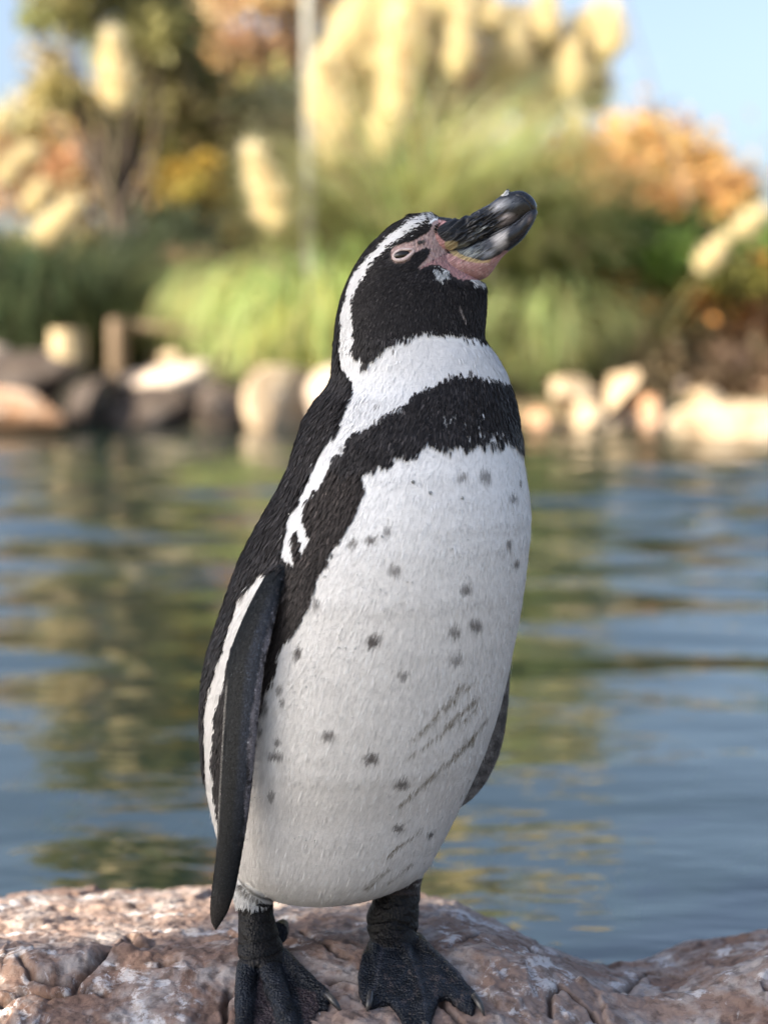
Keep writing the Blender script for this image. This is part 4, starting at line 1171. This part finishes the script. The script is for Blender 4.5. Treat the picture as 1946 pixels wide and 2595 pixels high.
FP = (tv[idx] * bc[..., None]).sum(1); FN = (BN[T[idx]] * bc[..., None]).sum(1); FN /= np.linalg.norm(FN, axis=1)[:, None] + 1e-9
fk = tk[idx]
fu, fv = to_uv(FP)
bill0 = W(*Z1(950, 470), Y0)
flow = np.tile(np.array([0., 0, -1.]), (NF, 1))
bellyL = sm(1100, 1500, fv) * (fk == 0)
flow[:, 0] += -0.35 * bellyL * sm(1300, 900, fu) + -.25 * sm(850, 1000, fv) * (1 - bellyL)
hd = FP - bill0; hd[:, 1] *= .4; hd /= np.linalg.norm(hd, axis=1)[:, None] + 1e-9
kh = (sm(900, 700, fv) * (fk == 0))[:, None]
flow = flow * (1 - kh) + (hd * 1.0 + np.array([0, 0, -.25])) * kh
flow += rngp.normal(0, .06, (NF, 3))
flow += 0.15 * np.stack([fbm(fu / 40, fv / 50, 3, 101), fbm(fu / 40, fv / 50, 3, 102), fbm(fu / 40, fv / 50, 3, 103)], 1)
flow -= FN * (flow * FN).sum(1)[:, None]; flow /= np.linalg.norm(flow, axis=1)[:, None] + 1e-9
fside = np.cross(flow, FN)
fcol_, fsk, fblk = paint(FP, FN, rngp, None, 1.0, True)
L = np.where(fv < 850, .0046, np.where(fv < 1080, .0075, .0095)); wd = np.where(fv < 850, .0010, np.where(fv < 1080, .0012, .0006))
backm = fblk & (fu < 960) & (fv > 900) & (fk == 0)
bk_ = backm & (fv + rngp.normal(0, 90, NF) < 1480)
L = np.where(bk_, .010, L); wd = np.where(bk_, .0022, wd); wd = np.where(fblk & ~bk_ & (fv > 1080), .0012, wd)
L = np.where(fk == 1, .0024, L); wd = np.where(fk == 1, .0009, wd)
L = np.where(fk == 2, .007, L)
L = L * rngp.uniform(.65, 1.25, NF); wd = wd * rngp.uniform(.7, 1.3, NF)
lift = np.where(fk == 1, .10, np.where(fblk, np.where(fv < 900, np.where(fv < 600, .10, .20), .14), np.where(fv < 1100, .05, .024))) * rngp.uniform(.4, 1.6, NF)
stray = rngp.random(NF) < .004
lift = np.where(stray & (fk == 0), .22, lift)
isfl = fk == 1
# flipper scales take the colour of the skin below them
nearest_v = T[idx][np.arange(NF), np.argmax(bc, 1)]
fcol_[isfl] = bcol[nearest_v[isfl]]
fcol_[fk == 2] = bcol[nearest_v[fk == 2]]
br = rngp.lognormal(0, np.where(fblk | isfl, .38, .06))
clump = fbm((fu + .35 * fv) / 7, (fv - .35 * fu) / 38, 4, 121)
fcol_ = fcol_ * br[:, None] * np.where((~fblk & (fk == 0))[:, None], 1 + .13 * clump[:, None], 1.0)
# a small share of black feathers with pale brown tips' tone
bt = fblk & (rngp.random(NF) < .06); fcol_[bt] = fcol_[bt] * 2.2 + .006
fcol_ = np.clip(fcol_, .004, .86)
lift = lift * np.where(~fblk & (fk == 0) & (fv > 1100), np.clip(1 + 1.3 * clump, .2, 2.4), 1.0)
root_ = FP - FN * .0004
tip = FP + (flow + FN * lift[:, None]) * L[:, None]
midp = FP + (flow * .55 + FN * (lift * .55 + np.where(fblk, .05, .022))[:, None]) * L[:, None]
V = np.stack([root_, midp + fside * wd[:, None] / 2, tip, midp - fside * wd[:, None] / 2], 1)
cc_ = np.repeat(fcol_, 4, axis=0).reshape(NF, 4, 3)
cc_[:, 2] *= np.where(fblk, 1.35, 1.0)[:, None]
FEA = col_mat('feathers', 0.55, 0.2, 0.0, 0.02)
pl_ = link('plumage', np_mesh('plumage', V.reshape(-1, 3) - bpos, np.arange(NF * 4).reshape(-1, 4), FEA, False, np.clip(cc_.reshape(-1, 3), .004, .88)), peng)
pl_['kind'] = 'stuff'

# ---- bill: upper and lower mandible, outlines in the close-up's pixels
def bill_loft(rows, steps=90, seg=48, ex=1.0):
    """rows: top x,y  bottom x,y  half width (mm)  depth shift (mm)"""
    R = np.array(rows, float)
    t = np.linspace(0, len(R) - 1, steps)
    R = smooth1(np.stack([np.interp(t, np.arange(len(R)), R[:, i]) for i in range(6)], 1), 3)
    C, A, B = [], [], []
    for x0, y0, x1, y1, hw, sh in R:
        a = W(*Z1(x0, y0), Y0 + sh / 1000); c = W(*Z1(x1, y1), Y0 + sh / 1000)
        C.append((a + c) / 2); A.append((c - a) / 2); B.append((0, hw / 1000, 0))
    return loft_rings(np.array(C), np.array(A), np.array(B), seg, ex)
upper = bill_loft([(845, 300, 790, 600, 19, 0), (915, 309, 870, 600, 19, 0), (980, 316, 950, 585, 17, 0), (1050, 308, 1030, 550, 14, -.5), (1130, 268, 1120, 505, 11.5, -1), (1200, 226, 1200, 465, 9.8, -1.5),
                   (1260, 180, 1280, 425, 9.0, -2), (1310, 148, 1345, 395, 8.6, -2.2), (1360, 128, 1400, 362, 8.2, -2.5), (1410, 122, 1445, 340, 7.6, -2.5), (1460, 130, 1482, 320, 7.0, -2.5), (1505, 160, 1510, 300, 6.0, -2.5), (1535, 200, 1530, 290, 4.5, -2.5), (1548, 232, 1540, 280, 2.4, -2.5)])
lower = bill_loft([(790, 540, 860, 730, 17, 0), (870, 530, 950, 745, 18, -.2), (950, 520, 1060, 755, 17, -.6), (1030, 500, 1150, 752, 14.5, -1.2), (1110, 470, 1215, 718, 12.2, -2.0), (1180, 440, 1258, 655, 10.6, -2.8), (1240, 412, 1300, 590, 9.8, -3.4),
                   (1295, 385, 1360, 535, 9.4, -4.0), (1342, 362, 1415, 495, 8.9, -4.4), (1395, 345, 1465, 445, 8.2, -4.6), (1440, 300, 1510, 375, 7.4, -4.8), (1475, 265, 1538, 320, 6.0, -4.8), (1500, 245, 1552, 285, 4.0, -4.6), (1520, 235, 1555, 262, 2.0, -4.4)])
chip = loft_rings(*[np.array(a) for a in zip(*[(W(*Z1(1300, 150), Y0 - .004), (.0012, 0, .0006), (0, .0012, 0)), (W(*Z1(1322, 140), Y0 - .004), (.0018, 0, .0035), (0, .0025, 0)), (W(*Z1(1350, 132), Y0 - .003), (.001, 0, .002), (0, .0018, 0))])], 16)

P_TIPL = M(Z1, [(1370, 530), (1340, 460), (1340, 400), (1370, 350), (1430, 290), (1490, 225), (1600, 200), (1600, 400), (1460, 560)])
P_YEL = M(Z1, [(930, 545), (985, 540), (1010, 560), (1090, 590), (1170, 612), (1230, 600), (1215, 625), (1130, 628), (1060, 615), (1000, 590), (950, 565)])
P_YEL2 = M(Z1, [(900, 480), (955, 468), (1000, 480), (990, 515), (950, 540), (912, 530)])
def blob(un, vn, x, y, a, b_, rot=0.0, s=2.765):
    cu, cv = Z1(x, y); c, sn = math.cos(rot), math.sin(rot)
    du, dv = un - cu, vn - cv
    return np.clip(1.25 - np.hypot((du * c + dv * sn) / (a / s), (-du * sn + dv * c) / (b_ / s)), 0, 1)
def paint_bill(V, lower_):
    un, vn = to_uv(V)
    ax = -0.55
    s1 = un * math.cos(ax) + vn * math.sin(ax); s2 = -un * math.sin(ax) + vn * math.cos(ax)
    st = fbm(s1 / 22, s2 / 3.0, 3, 61); st2 = fbm(s1 / 10, s2 / 4, 3, 62)
    col = np.tile(np.array([.012, .013, .017]), (len(V), 1))
    def ov(k, c):
        nonlocal col
        k = np.clip(k, 0, 1)[:, None]; col = col * (1 - k) + np.asarray(c) * k
    if lower_:
        ov(blob(un, vn, 1120, 520, 150, 60, -.35) * (0.35 + .9 * st), (.22, .25, .28))
        ov(blob(un, vn, 1060, 560, 110, 34, .0) * (0.6 + .9 * st2), (.34, .36, .34))
        ov(blob(un, vn, 1295, 450, 66, 88, .5) * .95, (.46, .44, .44))
        ov(blob(un, vn, 1210, 560, 60, 30, -.4) * .8, (.26, .27, .30))
        ov(blob(un, vn, 1205, 495, 45, 40, -.6) * 1.2, (.030, .032, .042))
        ch = sdpoly(un + 2 * st2, vn, P_CHIN)
        pc = (np.array([.37, .205, .20]) * (1 + .30 * fbm(un / 9, vn / 7, 4, 66))[:, None] + np.array([.14, .15, .14]) * np.clip(fbm(un / 3.5, vn / 5, 3, 67) * 2 - .2, 0, 1)[:, None])
        ov(np.clip(ch / 3 + .5, 0, 1), pc)
        ov(blob(un, vn, 1330, 560, 60, 26, -.8) * (ch > -8), (.40, .24, .24))
        ov(np.clip(sdpoly(un + 1.5 * st2, vn, P_YEL) / 2.5 + .4, 0, 1) * .8, (.48, .36, .17))
        ov(np.clip(sdpoly(un + 5 * st2, vn + 4 * st, P_TIPL) / 12 + .5, 0, 1), (.012, .013, .018))
        ov(blob(un, vn, 1500, 320, 22, 40, .3) * .5, (.16, .12, .11))
        ov(np.clip(1 - dist_line(un, vn, M(Z1, [(940, 545), (1040, 500), (1150, 450), (1250, 405), (1330, 365)])) / 2.2, 0, 1) * .8, (.36, .37, .40))
    else:
        ov(blob(un, vn, 1290, 225, 75, 38, -.5) * (.85 + .5 * st2), (.40, .40, .42))
        ov(blob(un, vn, 1370, 200, 70, 36, -.1) * (.5 + .7 * st2), (.13, .145, .17))
        ov(blob(un, vn, 1330, 300, 60, 22, -.25) * .9, (.36, .32, .31))
        ov(blob(un, vn, 1340, 335, 80, 26, -.45) * .7, (.20, .17, .165))
        ov(blob(un, vn, 1150, 395, 60, 18, -.4) * (.5 + 1.2 * st), (.30, .33, .33))
        ov(blob(un, vn, 1080, 440, 100, 30, -.3) * (.2 + 1.1 * st), (.17, .17, .16))
        pk = sdpoly(un + 2 * st2, vn, P_PINK)
        ov(np.clip(pk / 3 + .5, 0, 1), (.50, .26, .25))
        ov(np.clip(sdpoly(un + 2 * st2, vn, P_YEL2) / 4 + .5, 0, 1) * .85, (.50, .40, .22))
        ov(blob(un, vn, 1030, 505, 60, 26, -.1) * (.4 + .8 * st), (.30, .30, .24))
        ov((st > .28) * (vn > Z1(0, 330)[1]) * blob(un, vn, 1080, 370, 190, 80, -.35) * .5, (.09, .09, .09))
    seam = dist_line(un, vn, M(Z1, [(900, 575), (980, 542), (1080, 505), (1180, 462), (1280, 412), (1370, 360), (1430, 310), (1490, 252)]))
    k = (np.exp(-(seam / 1.6) ** 2) * sm(Z1(930, 0)[0], Z1(1050, 0)[0], un) * .85)[:, None]; col = col * (1 - k) + np.array([.006, .006, .007]) * k
    e2 = dist_line(un, vn, M(Z1, [(1300, 418), (1385, 358), (1450, 300), (1500, 250)]))
    if lower_: k = (np.exp(-(e2 / 1.8) ** 2) * .6)[:, None]; col = col * (1 - k) + np.array([.13, .145, .18]) * k
    s3 = fbm(s1 / 14, s2 / 1.4, 3, 63)
    col = col * (1 + .5 * np.clip(s3, -.8, .8))[:, None] + (np.clip(s3 - .35, 0, 1) * .10)[:, None]
    return np.clip(col, .004, .8), st, st2
m, nt, b = mat('bill_horn')
nt.links.new(attr(nt), b.inputs['Base Color'])
b.inputs['Roughness'].default_value = 0.30; b.inputs['Specular IOR Level'].default_value = 0.5
rg = attr(nt, 'rough', 'Fac'); nt.links.new(rg, b.inputs['Roughness'])
bump(nt, b, noise(nt, 260, 5, 0.6, coords(nt)), 0.3, 0.0006)
HORN = m
for nm, geo, low_ in (('upper_mandible', [upper, chip], False), ('lower_mandible', [lower], True)):
    v, f = join(geo)
    t_ = bpy.data.meshes.new('t'); t_.from_pydata(v.tolist(), [], f); t_.update(); fix_normals(t_)
    V, F, N = remeshed(t_, 0.0005, 3)
    c, st, st2 = paint_bill(V, low_)
    un, vn = to_uv(V)
    if not low_:
        # folded ridges and grooves along the base of the bill
        kz = np.clip(blob(un, vn, 1100, 370, 230, 110, -.4) * 1.5, 0, 1)
        V = V + N * (np.clip(st, -.6, .6) * kz * .0034)[:, None]
        gr = np.minimum(dist_line(un, vn, M(Z1, [(1400, 152), (1450, 170), (1490, 205), (1515, 250)])), 99)
        V = V - N * (np.exp(-(gr / 1.6) ** 2) * .0007)[:, None]
        hk = sm(Z1(1380, 0)[0], Z1(1430, 0)[0], un) * sm(Z1(0, 260)[1], Z1(0, 180)[1], vn)
        V = V + N * (hk * .0006)[:, None]
        c[(V[:, 2] > W(*Z1(1320, 160), Y0)[2] - .0) & (un < Z1(1352, 0)[0]) & (un > Z1(1285, 0)[0]) & (sdpoly(un, vn, M(Z1, [(1280, 170), (1300, 120), (1370, 120), (1350, 140), (1310, 165)])) > -1)] = (.55, .56, .56)
    else:
        kz = np.clip(blob(un, vn, 1080, 560, 170, 60, -.2) * 1.5, 0, 1)
        V = V + N * (st * kz * .0014)[:, None]
    ro = np.clip(.30 + .35 * sm(Z1(1150, 0)[0], Z1(980, 0)[0], un) + .25 * (c.mean(1) > .1) + .1 * st2, .2, .85)
    pt = link(nm, np_mesh(nm, V - bpos, F, HORN, True, c, {'rough': ro}), peng)
    if low_: pt['label'] = 'grey and black lower mandible with pink skin at its base'

# ---- eye, eyelid, claws, droplets
BVHB = BVHTree.FromPolygons([tuple(p) for p in BV], [tuple(f) for f in BF.tolist()])
camp = Vector((0, 0, CAMZ))
def on_body(u, v):
    d = (Vector(W(u, v, Y0)) - camp).normalized()
    h = BVHB.ray_cast(camp, d)
    return (np.array(h[0]), np.array(h[1])) if h[0] is not None else (None, None)
m, nt, b = mat('eye_dark'); b.inputs['Base Color'].default_value = (.010, .007, .005, 1); b.inputs['Roughness'].default_value = .05; b.inputs['Specular IOR Level'].default_value = .5
EYE = m
ec, en = on_body(*Z1(598, 568))
bm = bmesh.new(); bmesh.ops.create_uvsphere(bm, u_segments=32, v_segments=24, radius=.0062)
bmesh.ops.scale(bm, verts=bm.verts, vec=(1.15, .75, .60))
for f in bm.faces: f.smooth = True
bmesh.ops.rotate(bm, verts=bm.verts, cent=(0, 0, 0), matrix=__import__('mathutils').Matrix.Rotation(math.radians(-14), 3, 'Y'))
me = bpy.data.meshes.new('eye'); bm.to_mesh(me); bm.free(); me.materials.append(EYE)
eye = link('eye', me, peng, tuple(ec - en * .0022 - bpos))
def ring_tube(pts, rad):
    P = np.array(pts); n = len(P); Tg = np.roll(P, -1, 0) - np.roll(P, 1, 0); Tg /= np.linalg.norm(Tg, axis=1)[:, None]
    S = np.cross(Tg, en); S /= np.linalg.norm(S, axis=1)[:, None]; U = np.cross(S, Tg)
    th = np.linspace(0, 2 * math.pi, 12, endpoint=False)
    V = P[:, None] + (S[:, None] * np.cos(th)[None, :, None] * 1.25 + U[:, None] * np.sin(th)[None, :, None]) * np.asarray(rad)[:, None, None]
    F = []
    for i in range(n):
        for j in range(12):
            F.append([i * 12 + j, i * 12 + (j + 1) % 12, ((i + 1) % n) * 12 + (j + 1) % 12, ((i + 1) % n) * 12 + j])
    return V.reshape(-1, 3), np.array(F)
pts = []; rads = []
for i in range(60):
    a = 2 * math.pi * i / 60
    ex, ey = 60 * math.cos(a), 35 * math.sin(a)
    if ex > 25: ex = 25 + (ex - 25) * 1.6; ey *= .85
    c_, s_ = math.cos(-.33), math.sin(-.33)
    pp, nn = on_body(*Z1(604 + ex * c_ - ey * s_, 570 + ex * s_ + ey * c_))
    pts.append(pp + nn * .0006); rads.append(.00085 + .0004 * max(0, math.sin(a)))
V, F = ring_tube(smooth1(np.array(pts), 1), rads)
m, nt, b = mat('eyelid_skin'); b.inputs['Roughness'].default_value = .45
nt.links.new(mix(nt, ramp(nt, [(.4, 0.), (.6, 1.)], noise(nt, 400, 4, .6, coords(nt))), (.40, .31, .30), (.58, .48, .46)), b.inputs['Base Color'])
link('eyelid', np_mesh('eyelid', V - bpos, F, m, True), peng)
m, nt, b = mat('claw_horn'); b.inputs['Roughness'].default_value = .35
nt.links.new(mix(nt, ramp(nt, [(.4, 0.), (.62, 1.)], noise(nt, 200, 4, .6, coords(nt, (1, 1, 1)))), (.022, .022, .025), (.07, .065, .06)), b.inputs['Base Color'])
CLAW = m
for pp, rws in (([(675, 865), (715, 905), (745, 945), (758, 965)], [.0024, .0026, .0016, .0004]), ([(912, 855), (905, 905), (895, 945), (888, 960)], [.0022, .0025, .0016, .0004]),
                ([(1450, 870), (1480, 915), (1500, 960), (1506, 985)], [.0024, .0026, .0016, .0004]), ([(1195, 1020), (1212, 1070), (1225, 1110), (1228, 1130)], [.0026, .0028, .0016, .0004]),
                ([(240, 1150), (238, 1200), (236, 1240), (236, 1260)], [.0032, .0030, .0016, .0004]), ([(515, 1150), (530, 1200), (545, 1240), (550, 1260)], [.0032, .0030, .0016, .0004])):
    pts = [hit(*Z4(*p), o) for p, o in zip(pp, (.0085, .0095, .006, .002))]
    V, F = tube(pts, rws, rws, 14, 16)
    me = bpy.data.meshes.new('claw'); me.from_pydata((V - bpos).tolist(), [], F); me.materials.append(CLAW)
    for f in me.polygons: f.use_smooth = True
    link('claw', me, peng)

m = bpy.data.materials.new('water_drop'); m.use_nodes = True
nt = m.node_tree; b = nt.nodes['Principled BSDF']
b.inputs['Base Color'].default_value = (.9, .93, .95, 1); b.inputs['Roughness'].default_value = .03; b.inputs['Transmission Weight'].default_value = .85; b.inputs['IOR'].default_value = 1.33
DROPS = [(Z2, 925, 668, 15), (Z2, 1015, 725, 14), (Z2, 1182, 752, 13), (Z2, 465, 1165, 11), (Z2, 755, 1232, 8), (Z2, 895, 1192, 8), (Z2, 763, 955, 9), (Z2, 1128, 1018, 7), (Z2, 1210, 972, 5), (Z2, 635, 1155, 5), (Z2, 662, 1222, 5), (Z2, 695, 1272, 5),
         (Z2, 742, 1262, 5), (Z2, 780, 1250, 5), (Z2, 802, 1272, 4), (Z2, 920, 1195, 6), (Z2, 990, 1215, 4), (Z2, 845, 1255, 4), (Z2, 645, 1300, 4), (Z2, 640, 1405, 5), (Z2, 1165, 815, 4), (Z2, 995, 890, 5), (Z2, 410, 910, 5), (Z2, 1175, 1060, 5),
         (Z3, 840, 755, 8), (Z3, 875, 757, 8), (Z3, 845, 710, 6), (Z3, 930, 757, 6), (Z3, 840, 688, 5), (Z3, 902, 695, 4), (Z3, 658, 975, 7), (Z3, 700, 870, 6), (Z3, 705, 912, 5), (Z3, 912, 1142, 5), (Z3, 372, 1590, 6), (Z3, 400, 1588, 5), (Z3, 655, 1828, 7), (Z3, 590, 1820, 6), (Z3, 618, 1810, 6), (Z3, 705, 1828, 6), (Z3, 712, 1780, 6), (Z3, 330, 1825, 5), (Z3, 825, 1830, 4), (Z3, 1120, 1685, 5)]
bmd = bmesh.new()
for f, x, y, r in DROPS:
    u, v = f(x, y); s = {Z2: 2.0738, Z3: 2.2115}[f]
    pp, nn = on_body(u, v)
    if pp is None: continue
    rad = r / s / FPX * 1.03 * .62
    res = bmesh.ops.create_icosphere(bmd, subdivisions=2, radius=1)
    ctr = Vector(pp + nn * .0012 - bpos)
    for q_ in res['verts']:
        q_.co = ctr + Vector((q_.co.x * rad, q_.co.y * rad * .8, q_.co.z * rad * 1.1))
for f in bmd.faces: f.smooth = True
me = bpy.data.meshes.new('water_drops'); bmd.to_mesh(me); bmd.free(); me.materials.append(m)
dr = link('water_drops', me, peng); dr['kind'] = 'stuff'
